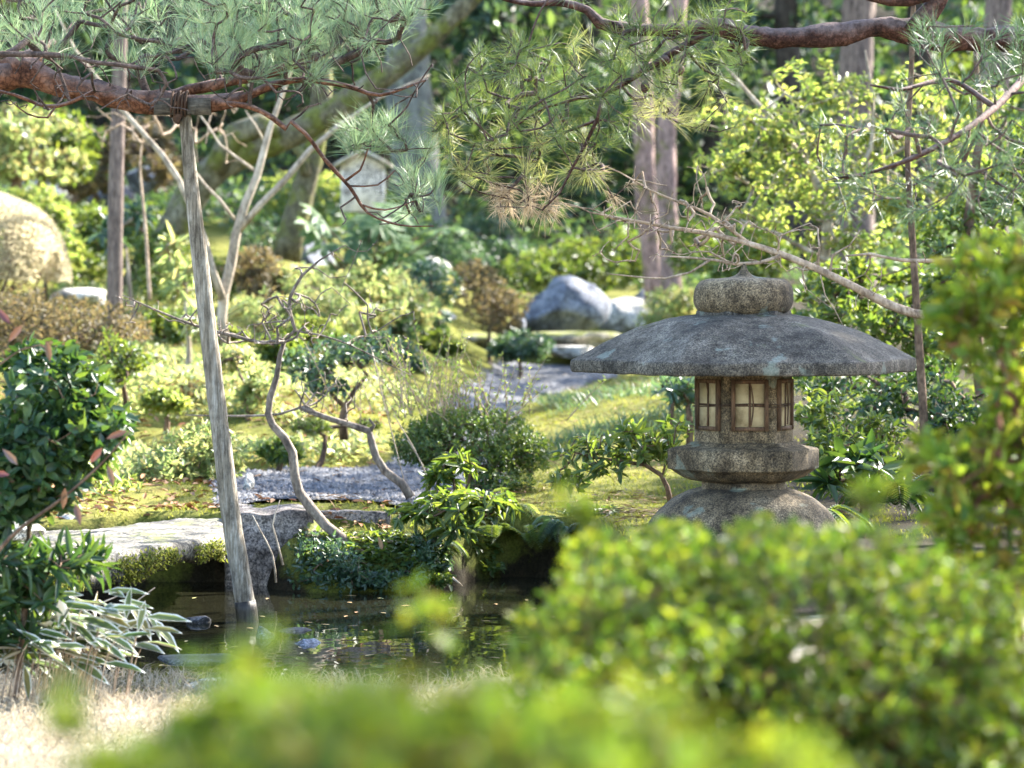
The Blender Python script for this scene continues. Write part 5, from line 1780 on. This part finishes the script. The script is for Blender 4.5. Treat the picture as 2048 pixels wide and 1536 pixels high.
bush("evergreen_bush", "wide shady bush behind the grey boulder", 1170, 600, 33, [(1170, 530, 33, 120, 50, .8), (1080, 540, 33.5, 80, 40, .6), (1260, 510, 33, 60, 50, .5)], 480, (.08, .03), L_MID, 332)
bush("evergreen_bush", "blue green bush at the foot of the big pale trunk", 930, 520, 34, [(900, 500, 34, 70, 50, .6), (970, 470, 35, 60, 40, .5), (1020, 520, 34, 60, 40, .5)], 380, (.08, .03), L_BLUE, 333)
bush("sunlit_bush", "pale yellow bush between the boulders and the lantern finial", 1340, 630, 28, [(1350, 610, 28, 60, 36, .4), (1310, 640, 27.6, 40, 24, .3)], 210, (.065, .028), L_BRIGHT, 334)
bush("evergreen_bush", "dark bush behind the lantern finial", 1450, 560, 27, [(1450, 540, 27, 80, 60, .6), (1520, 500, 27, 70, 60, .5), (1400, 500, 28, 60, 60, .5)], 360, (.08, .032), L_MID, 335)
bush("sunlit_bush", "yellow green hedge like bush behind the notice board", 640, 420, 36, [(580, 400, 36, 80, 50, .7), (660, 400, 36.5, 70, 50, .6), (560, 460, 35, 60, 40, .5), (800, 430, 36, 50, 50, .4), (660, 450, 35.5, 80, 40, .5)], 560, (.09, .038), L_YEL, 336)
for i, (px, py, d, rw, rh, mt, lb) in enumerate([
    (560, 700, 20.5, 50, 30, L_MID, "low green bush on the moss behind the crooked bare tree"),
    (455, 690, 21.5, 45, 34, L_YEL, "yellowish bush at the foot of the forked pale tree"),
    (800, 715, 22.5, 55, 34, L_BLUE, "blue green bush behind the pale shoots of the clipped bush"),
    (880, 690, 25.0, 45, 26, L_MID, "small green bush at the left edge of the far path"),
    (330, 650, 22.5, 45, 36, L_MID, "green bush in front of the brown pole's stake"),
    (620, 665, 22.0, 60, 34, L_YEL, "light yellow green bush beside the bare tree's upper twigs"),
    (165, 775, 17.6, 60, 34, L_MID, "green bush peeping over the dark evergreen at left"),
    (700, 540, 28.5, 60, 34, L_MID, "mid green bush under the big leaved plant"),
    (430, 560, 25.5, 50, 40, L_MID, "shady green bush between the post and the forked pale tree"),
    (520, 480, 31.0, 60, 50, L_BLUE, "blue green bush under the mossy leaning trunk"),
    (330, 800, 18.0, 46, 24, L_YEL, "low yellow green tussock on the sunlit slope"),
    (560, 900, 16.6, 40, 20, L_MID, "low tuft of leaves at the back edge of the near gravel")]):
    bush("green_bush", lb, px, py + rh, d, [(px, py, d, rw, rh, rw * d / FPX), (px + rw * .5, py + rh * .4, d - .1, rw * .6, rh * .6, rw * .6 * d / FPX)], 150, (.055, .022), mt, 600 + i)
# big leaved fatsia
t = thing("big_leaved_plant", on(740, 28), "large leaved plant with pale palmate leaves below the notice board", "plant")
rng = np.random.default_rng(340)
ml, ms = MB(), MB()
for i in range(34):
    c = P(rng.normal(755, 50), rng.normal(475, 30), 28 + rng.normal(0, .2))
    b = on(745 + rng.normal(0, 10), 28)
    q, r = smooth_poly([b, (b + c) / 2 + rng.normal(0, .05, 3), c], [.012, .008, .005], .1)
    tube(ms, q, r, 5)
    nrm = unit(np.array([rng.normal(0, .4), rng.normal(-.5, .3), 1]))
    u_ = unit(np.cross(nrm, [0, 1, .2]))
    v_ = np.cross(nrm, u_)
    a = np.linspace(-2.2, 2.2, 7) + rng.uniform(0, 6)
    dd = np.outer(np.cos(a), u_) + np.outer(np.sin(a), v_)
    leaves(ml, np.tile(c, (7, 1)), dd, np.tile(nrm, (7, 1)), .19, .075, .05, .2)
build("stems", ms, B_BROWN, t)
build("foliage", ml, leafmat("palmate_leaf", [(.05, .10, .05), (.08, .14, .07), (.12, .17, .08)], [(.15, .26, .07), (.24, .32, .1)], .45, .6, .25), t)

# ------------------------------------------------------------------ pole, notice board
t = thing("wooden_pole", on(230, 22), "straight brown wooden pole standing in the shrubs at left", "pole")
mb = MB()
q, r = smooth_poly([on(228, 22, -.1), P(231, 420, 22), P(237, 200, 22), P(242, 20, 22), P(246, -120, 22)], [.05, .049, .046, .044, .042], .1)
tube(mb, q, r, 16, .02)
build("shaft", mb, B_POLE, t, smooth=True)
mb = MB()
q, r = smooth_poly([on(243, 21.86, -.05), on(243, 21.86, .26)], [.028, .027], .05)
tube(mb, q, r, 10, .03)
build("stake", mb, B_PALE, t, smooth=True)

DS = 33.5
t = thing("notice_board", on(725, DS), "weathered wooden notice board with a small gabled roof on a post", "notice board")
k = DS / FPX
mb = MB()
a, b = on(726, DS, -.1), P(726, 330, DS)
box(mb, (a + b) / 2 + [0, .03, 0], (.075, .075, (b - a)[2]))
build("post", mb, B_POLE, t)
mb = MB()
c = P(726, 377, DS)
hw, hh, gb = 44 * k, 46 * k, 22 * k
y0, y1 = DS - .025, DS - .005
v = []
for y in (y0, y1):
    v += [(c[0] - hw, y, c[2] - hh), (c[0] + hw, y, c[2] - hh), (c[0] + hw, y, c[2] + hh), (c[0], y, c[2] + hh + gb), (c[0] - hw, y, c[2] + hh)]
mb.add(v, [[0, 1, 2, 3, 4]], [[9, 8, 7, 6, 5]], [[0, 5, 6, 1], [1, 6, 7, 2], [4, 9, 5, 0]])
bd = build("board", mb, barkmat("board_wood", (.58, .54, .56), (.68, .64, .65), (.74, .71, .71), (40, 40, 3), bumpd=.002), t)
mb = MB()
rng = np.random.default_rng(341)
for i in range(9):
    x0 = c[0] - hw * .8 + i * hw * .2
    z = c[2] + hh * .85 + (gb * .4 if 2 < i < 6 else 0)
    zend = c[2] - hh * rng.uniform(-.1, .5)
    while z > zend:
        s = rng.uniform(.016, .024)
        for _ in range(3):
            box(mb, (x0 + rng.normal(0, .005), y0 - .002, z - s * rng.random()), (rng.uniform(.008, .024), .003, rng.uniform(.004, .012)))
        z -= s * 1.35
build("lettering", mb, plain("ink", (.07, .06, .07), .8), bd)
for sg in (-1, 1):
    mb = MB()
    e = np.array([c[0] + sg * (hw + 14 * k), DS - .02, c[2] + hh - 2 * k])
    rdg = np.array([c[0], DS - .02, c[2] + hh + gb + 10 * k])
    dv = unit(e - rdg)
    nn = np.array([-dv[2], 0, dv[0]]) * (1 if sg < 0 else -1)
    box(mb, (e + rdg) / 2 - nn * .0, (np.linalg.norm(e - rdg), .34, .03), np.array([dv, [0, 1, 0], nn]))
    build("roof_board", mb, barkmat("roof_wood", (.28, .25, .2), (.40, .37, .31), (.5, .47, .4), (4, 30, 30), bumpd=.003), t)

# ------------------------------------------------------------------ background trees
def tree(name, label, base, limbs, crown, ncl, leaf, lmat, bmat, seed, k=9, r0=.006, sides=14, rough=.06, group=None, gaps=.3, simple=True, spread=1.3, along=.3, rmax=.1, shell=.6):
    rng = np.random.default_rng(seed)
    t = thing(name, base, label, "tree", group)
    sk = Skel(seed)
    for pts, radii in limbs: sk.limb(pts, radii, .15, sides, rough)
    if crown:
        per = max(4, ncl // len(crown))
        tips = np.vstack([ellipsoid_pts(rng, c[:3], c[3:6], per, shell, False, gaps, 2.5) for c in crown])
        dirs = sk.connect(tips, seg=.3, jit=.2)
        build("trunk", sk.emit(r0, .5, rmax, 5), bmat, t, smooth=True)
        mb = MB()
        rosettes(mb, rng, tips, dirs + rng.normal(0, .3, dirs.shape), k, leaf[0], leaf[1], spread, .5, .12, .12, along, simple)
        build("crown", mb, lmat, t)
    else:
        build("trunk", sk.emit(r0, .5, rmax, 5), bmat, t, smooth=True)
    return t


tree("forked_tree", "pale smooth barked tree with forked bare limbs behind the leaning post", on(445, 20),
     [(PP([(452, 700), (443, 640), (447, 590), (462, 530), (472, 470), (490, 410), (515, 350), (528, 300), (540, 255), (560, 200), (585, 130), (600, 40), (640, -100)], 20), [.03, .03, .032, .03, .028, .025, .022, .02, .017, .014, .011, .008, .004]),
      (PP([(474, 465), (520, 410), (570, 360), (620, 300), (680, 250), (760, 195), (860, 150)], 20), [.022, .02, .019, .017, .014, .009, .004]),
      (PP([(446, 600), (425, 540), (405, 470), (380, 410), (358, 360), (325, 310), (285, 265), (240, 215), (190, 150), (150, 100), (110, 20)], 19.9), [.024, .022, .021, .02, .019, .017, .015, .014, .011, .009, .005]),
      (PP([(470, 440), (440, 400), (410, 370), (380, 330), (370, 290)], 20), [.010, .009, .008, .006, .003]),
      (PP([(515, 345), (480, 320), (440, 290), (415, 250), (400, 230)], 20), [.01, .009, .007, .005, .003]),
      (PP([(530, 285), (510, 250), (490, 220)], 20), [.008, .006, .003])], None, 0, None, None, B_PALE, 350, rough=.05)
rng = np.random.default_rng(351)
bare("bare_sapling", "fine pinkish bare twigs between the brown pole and leaning post", "sapling", on(300, 20.6), [(PP([(300, 600), (290, 450), (280, 330), (290, 250)], 20.6), [.012, .01, .007, .004])],
     np.vstack([band(rng, 40, 170, 360, 210, 300, 20.3, 20.9), band(rng, 30, 390, 500, 190, 330, 20.2, 20.8)]), B_TAN, 352, r0=.002, seg=.1)
tree("mossy_tree", "old mossy tree leaning far to the right behind the forked tree", on(255, 27),
     [(PP([(240, 640), (285, 560), (335, 480), (378, 400), (430, 340), (500, 300), (580, 268), (650, 232), (730, 180), (800, 130), (860, 80), (920, 20), (1000, -60), (1080, -160)], 27), [.15, .14, .13, .125, .12, .12, .115, .105, .092, .08, .074, .068, .06, .04]),
      (PP([(430, 340), (470, 270), (520, 250), (560, 262)], 26.9), [.09, .10, .09, .06])],
     [(1.2, 27, 6.6, 2.0, 2, .9), (-.3, 27.5, 7.0, 1.6, 1.6, .8)], 160, (.12, .05), L_MID, B_MOSSY, 353)
tree("mossy_tree", "upright mossy trunk beside the notice board", on(580, 29),
     [(PP([(570, 520), (588, 450), (605, 390), (622, 320), (635, 250), (645, 160), (640, 60), (650, -60), (640, -250)], 29), [.13, .115, .10, .095, .09, .085, .08, .075, .05]),
      (PP([(612, 350), (606, 310), (596, 298), (586, 302)], 28.9), [.05, .05, .045, .03])],
     [(-1.7, 29, 6.8, 1.5, 1.8, .8)], 120, (.12, .05), L_YEL, B_MOSSY, 354)
tree("big_tree", "broad pale grey trunk rising behind the notice board", on(835, 36),
     [(PP([(850, 520), (838, 440), (830, 340), (822, 240), (815, 150), (810, 40), (800, -150), (820, -400)], 36), [.34, .29, .26, .245, .235, .23, .2, .13])],
     [(-1.0, 36, 8.2, 3.0, 3, 1.3), (1.2, 37, 8.8, 2.2, 2.2, 1.2), (-3.5, 36.5, 8.4, 2, 2, 1.2)], 420, (.2, .08), L_BACK, B_BIG, 355, k=10)
tree("tall_pine_tree", "left of two tall rosy trunks standing behind the gravel path", on(1308, 32),
     [(PP([(1312, 600), (1302, 500), (1292, 400), (1288, 290), (1284, 180), (1280, 60), (1270, -150), (1260, -420)], 32), [.105, .10, .10, .10, .098, .092, .08, .05])],
     [(1.3, 32, 7.6, 1.6, 1.8, .9)], 130, (.18, .03), L_BACK, B_ROSE, 356, group="pair of tall rosy trunks")
tree("tall_pine_tree", "right of two tall rosy trunks, sunlit on its right edge", on(1345, 31),
     [(PP([(1344, 620), (1340, 500), (1334, 400), (1332, 290), (1340, 180), (1352, 60), (1370, -150), (1390, -420)], 31), [.10, .095, .092, .09, .09, .085, .075, .05])],
     [(1.9, 31, 7.9, 1.5, 1.6, .9)], 130, (.18, .03), L_BACK, B_ROSE, 357, group="pair of tall rosy trunks")
tree("evergreen_tree", "dull grey trunk behind the yellow leaved tree", on(1725, 30),
     [(PP([(1715, 600), (1712, 420), (1708, 250), (1712, 100), (1720, -60), (1730, -300)], 30), [.17, .155, .15, .145, .13, .08])],
     [(3.2, 30, 6.3, 1.8, 1.8, 1.0), (4.6, 30.5, 6.8, 1.6, 1.6, 1.0), (6.1, 34.7, 6.2, 1.4, 1.5, .8), (7.6, 33, 6.4, 1.4, 1.4, .8)], 420, (.13, .05), L_MID, B_POLE, 358)  # clumps far right of the trunk are unseen, added to shade the boulder
tree("evergreen_tree", "pale trunk at the right edge under the pine branch", on(1990, 27),
     [(PP([(1985, 640), (1988, 420), (1985, 250), (1990, 120), (2000, -60), (2010, -300)], 27), [.13, .12, .115, .11, .10, .07])],
     [(4.2, 27, 5.6, 1.2, 1.6, .9), (5.4, 28.5, 5.6, 1.8, 1.9, .9), (6.2, 31, 6.2, 1.8, 2.0, 1.0), (5.6, 25.6, 5.4, 1.3, 1.0, .7)], 420, (.14, .06), L_MID, B_POLE, 359)  # unseen crown extended to the right to shade the far gravel
# low canopied trees at left
for i, (px, d, limbs, cr, mt, lb) in enumerate([
    (60, 30, [[(20, 420), (35, 360), (60, 300), (40, 220)]], [(50, 260, 130, 45), (120, 330, 90, 40), (10, 330, 80, 40)], L_BRIGHT, "low spreading tree with pale sunlit leaves at far left"),
    (85, 31, [[(75, 470), (82, 380), (90, 300), (110, 220)]], [(130, 270, 80, 40), (70, 240, 80, 30), (180, 330, 50, 40)], L_MID, "low tree with green canopy left of the brown pole"),
    (150, 32, [[(150, 420), (160, 360), (190, 300), (250, 260)]], [(240, 300, 60, 50), (180, 370, 60, 30), (290, 280, 60, 40), (330, 340, 50, 40)], L_RUST, "dull leaved tree behind the brown pole")]):
    k = d / FPX
    crown = []
    for (a, b, rw, rh) in cr:
        c = P(a, b, d)
        crown.append((c[0], c[1], c[2], rw * k, .7, rh * k))
    tree("low_tree", lb, on(px, d), [(np.vstack([[on(limbs[0][0][0], d, -.1)], PP(limbs[0], d)]), [.06, .05, .045, .04, .02])], crown, 330, (.085, .036), mt, B_BROWN, 360 + i, k=9, r0=.004, gaps=.25, along=.1, simple=False)
# planting beyond the right edge of the view
for i, (x0, y0, h, mt, lb) in enumerate([(3.0, 15.2, .9, L_MID, "green bush to the right of the lantern clearing"), (3.9, 17.5, 1.2, L_DARK, "dark bush to the right behind the pine"), (3.3, 19.5, .8, L_YEL, "yellow green bush right of the slender yellow leaved tree"),
                                          (4.6, 21.5, 1.3, L_MID, "tall green bush at the right behind the pine trunk"), (3.6, 23.5, 1.0, L_BLUE, "blue green bush right of the far lawn"), (3.2, 12.4, .6, L_DARK, "low dark bush at the foot of the bare tree")]):
    c = np.array([x0, y0, G(x0, y0)])
    pxc = x0 / y0 * FPX + 1024
    pyc = 540 + (1.25 - c[2] - h * .5) * FPX / y0
    kq = FPX / y0
    shrub("evergreen_bush", lb, "bush", c, [(pxc, pyc, y0, .6 * kq, h * .45 * kq, .6), (pxc + .4 * kq, pyc + .1 * kq, y0 + .3, .45 * kq, h * .35 * kq, .5)], 420, (.06, .025), mt, B_BROWN, k=7, seed=700 + i, gaps=.2, stem_n=100, r0=.002, top=False)
n = 9000
x = rng.uniform(1.6, 7, n)
d = rng.uniform(12, 30, n)
f = clumpfield(np.random.default_rng(61), np.stack([x, d, 0 * x], -1), 2.6, 8)
kp = (f > -.2)
x, d, f = x[kp], d[kp], f[kp]
n = len(x)
mb = MB()
leaves(mb, np.stack([x, d, H(x, d) + .02 + .14 * np.maximum(f, 0.1) * rng.random(n)], -1), np.stack([rng.normal(0, 1, n), rng.normal(0, 1, n), rng.normal(.4, .5, n)], -1), np.stack([rng.normal(0, .5, n), rng.normal(0, .5, n), np.ones(n)], -1), .07, .03, .12, .15, True)
build("shade_ground_cover", mb, L_MID, kind='stuff', label="low dark green ground cover on the shady soil right of the lantern", cat="ground cover")
# forest trees behind
B_DARKT = barkmat("dark_trunk", (.025, .02, .016), (.05, .04, .032), (.09, .075, .06), (10, 10, 3), bumpd=.02)
rng = np.random.default_rng(380)
spots = [(-260, 41, L_BACK, "dark evergreen at the far left of the woodland edge"), (60, 43, L_MID, "mid green tree in the woodland behind the low trees"), (330, 42, L_BACK, "dark tree in the woodland behind the mossy leaning trunk"), (560, 44, L_BACK, "dark tree in the woodland above the notice board"),
         (1000, 42, L_BLUE, "blue green tree in the woodland right of the big trunk"), (1180, 44, L_BACK, "dark tree in the woodland left of the rosy trunks"), (1430, 41, L_BACK, "dark evergreen in the woodland right of the rosy trunks"), (1600, 39, L_BLUE, "blue green evergreen behind the yellow leaved tree"),
         (1840, 40, L_MID, "green tree in the woodland behind the pine needles at right"), (2120, 41, L_BACK, "dark tree in the woodland at the far right"), (760, 46, L_BLUE, "blue green tree far behind the big pale trunk")]
for i, (px, d, mt, lb) in enumerate(spots):
    b = on(px, d)
    h = 7 + 2 * rng.random()
    cr = []
    for j in range(7):
        f = rng.uniform(.12, 1)
        cr.append((b[0] + rng.normal(0, .8), d + rng.normal(0, .6), b[2] + h * f, rng.uniform(.7, 1.3), rng.uniform(.7, 1.2), rng.uniform(.5, .9)))
    tree("woodland_tree", lb, b, [([b - [0, 0, .2], b + [rng.normal(0, .1), 0, h * .4], b + [rng.normal(0, .3), 0, h * .95]], [.16, .13, .04])], cr, 460, (.17, .075), mt, B_DARKT, 400 + i, k=9, r0=.008, along=.2, group="woodland trees behind the garden", spread=1.3)
# shady undergrowth below the woodland
n = 26000
d = rng.uniform(33.5, 44, n)
x = X(rng.uniform(-200, 2300, n), d)
f = clumpfield(np.random.default_rng(31), np.stack([x, d, 0 * x], -1), 2.2, 8)
kp = (f > -.5)
x, d, f = x[kp], d[kp], f[kp]
n = len(x)
mb = MB()
leaves(mb, np.stack([x, d, H(x, d) + .02 + (.25 + .25 * np.maximum(f, 0)) * rng.random(n) * sstep(33.5, 35.5, d)], -1), np.stack([rng.normal(0, 1, n), rng.normal(0, 1, n), rng.normal(.3, .5, n)], -1), np.stack([rng.normal(0, .5, n), rng.normal(0, .5, n), np.ones(n)], -1), .13, .05, .12, .15, True)
build("undergrowth", mb, L_BACK, kind='stuff', label="dark leafy undergrowth on the shaded ground below the woodland trees", cat="undergrowth")
# distant wooded slope
n = 46000
d = rng.uniform(41, 64, n)
x = X(rng.uniform(-900, 2950, n), d)
z = H(x, d) + (9 * rng.random(n) ** 1.6) * sstep(40, 50, d) + .9 * rng.random(n)
p_ = np.stack([x, d, z], -1)
kp = clumpfield(np.random.default_rng(9), p_, 1.2) > -.5
p_ = p_[kp]
n = len(p_)
mb = MB()
leaves(mb, p_, rng.normal(size=(n, 3)), rng.normal(size=(n, 3)) + [0, 0, 1.], .30, .14, .12, .1, True)
build("wooded_slope", mb, L_BACK, kind='stuff', label="dark mass of forest leaves on the slope behind the garden", cat="forest")
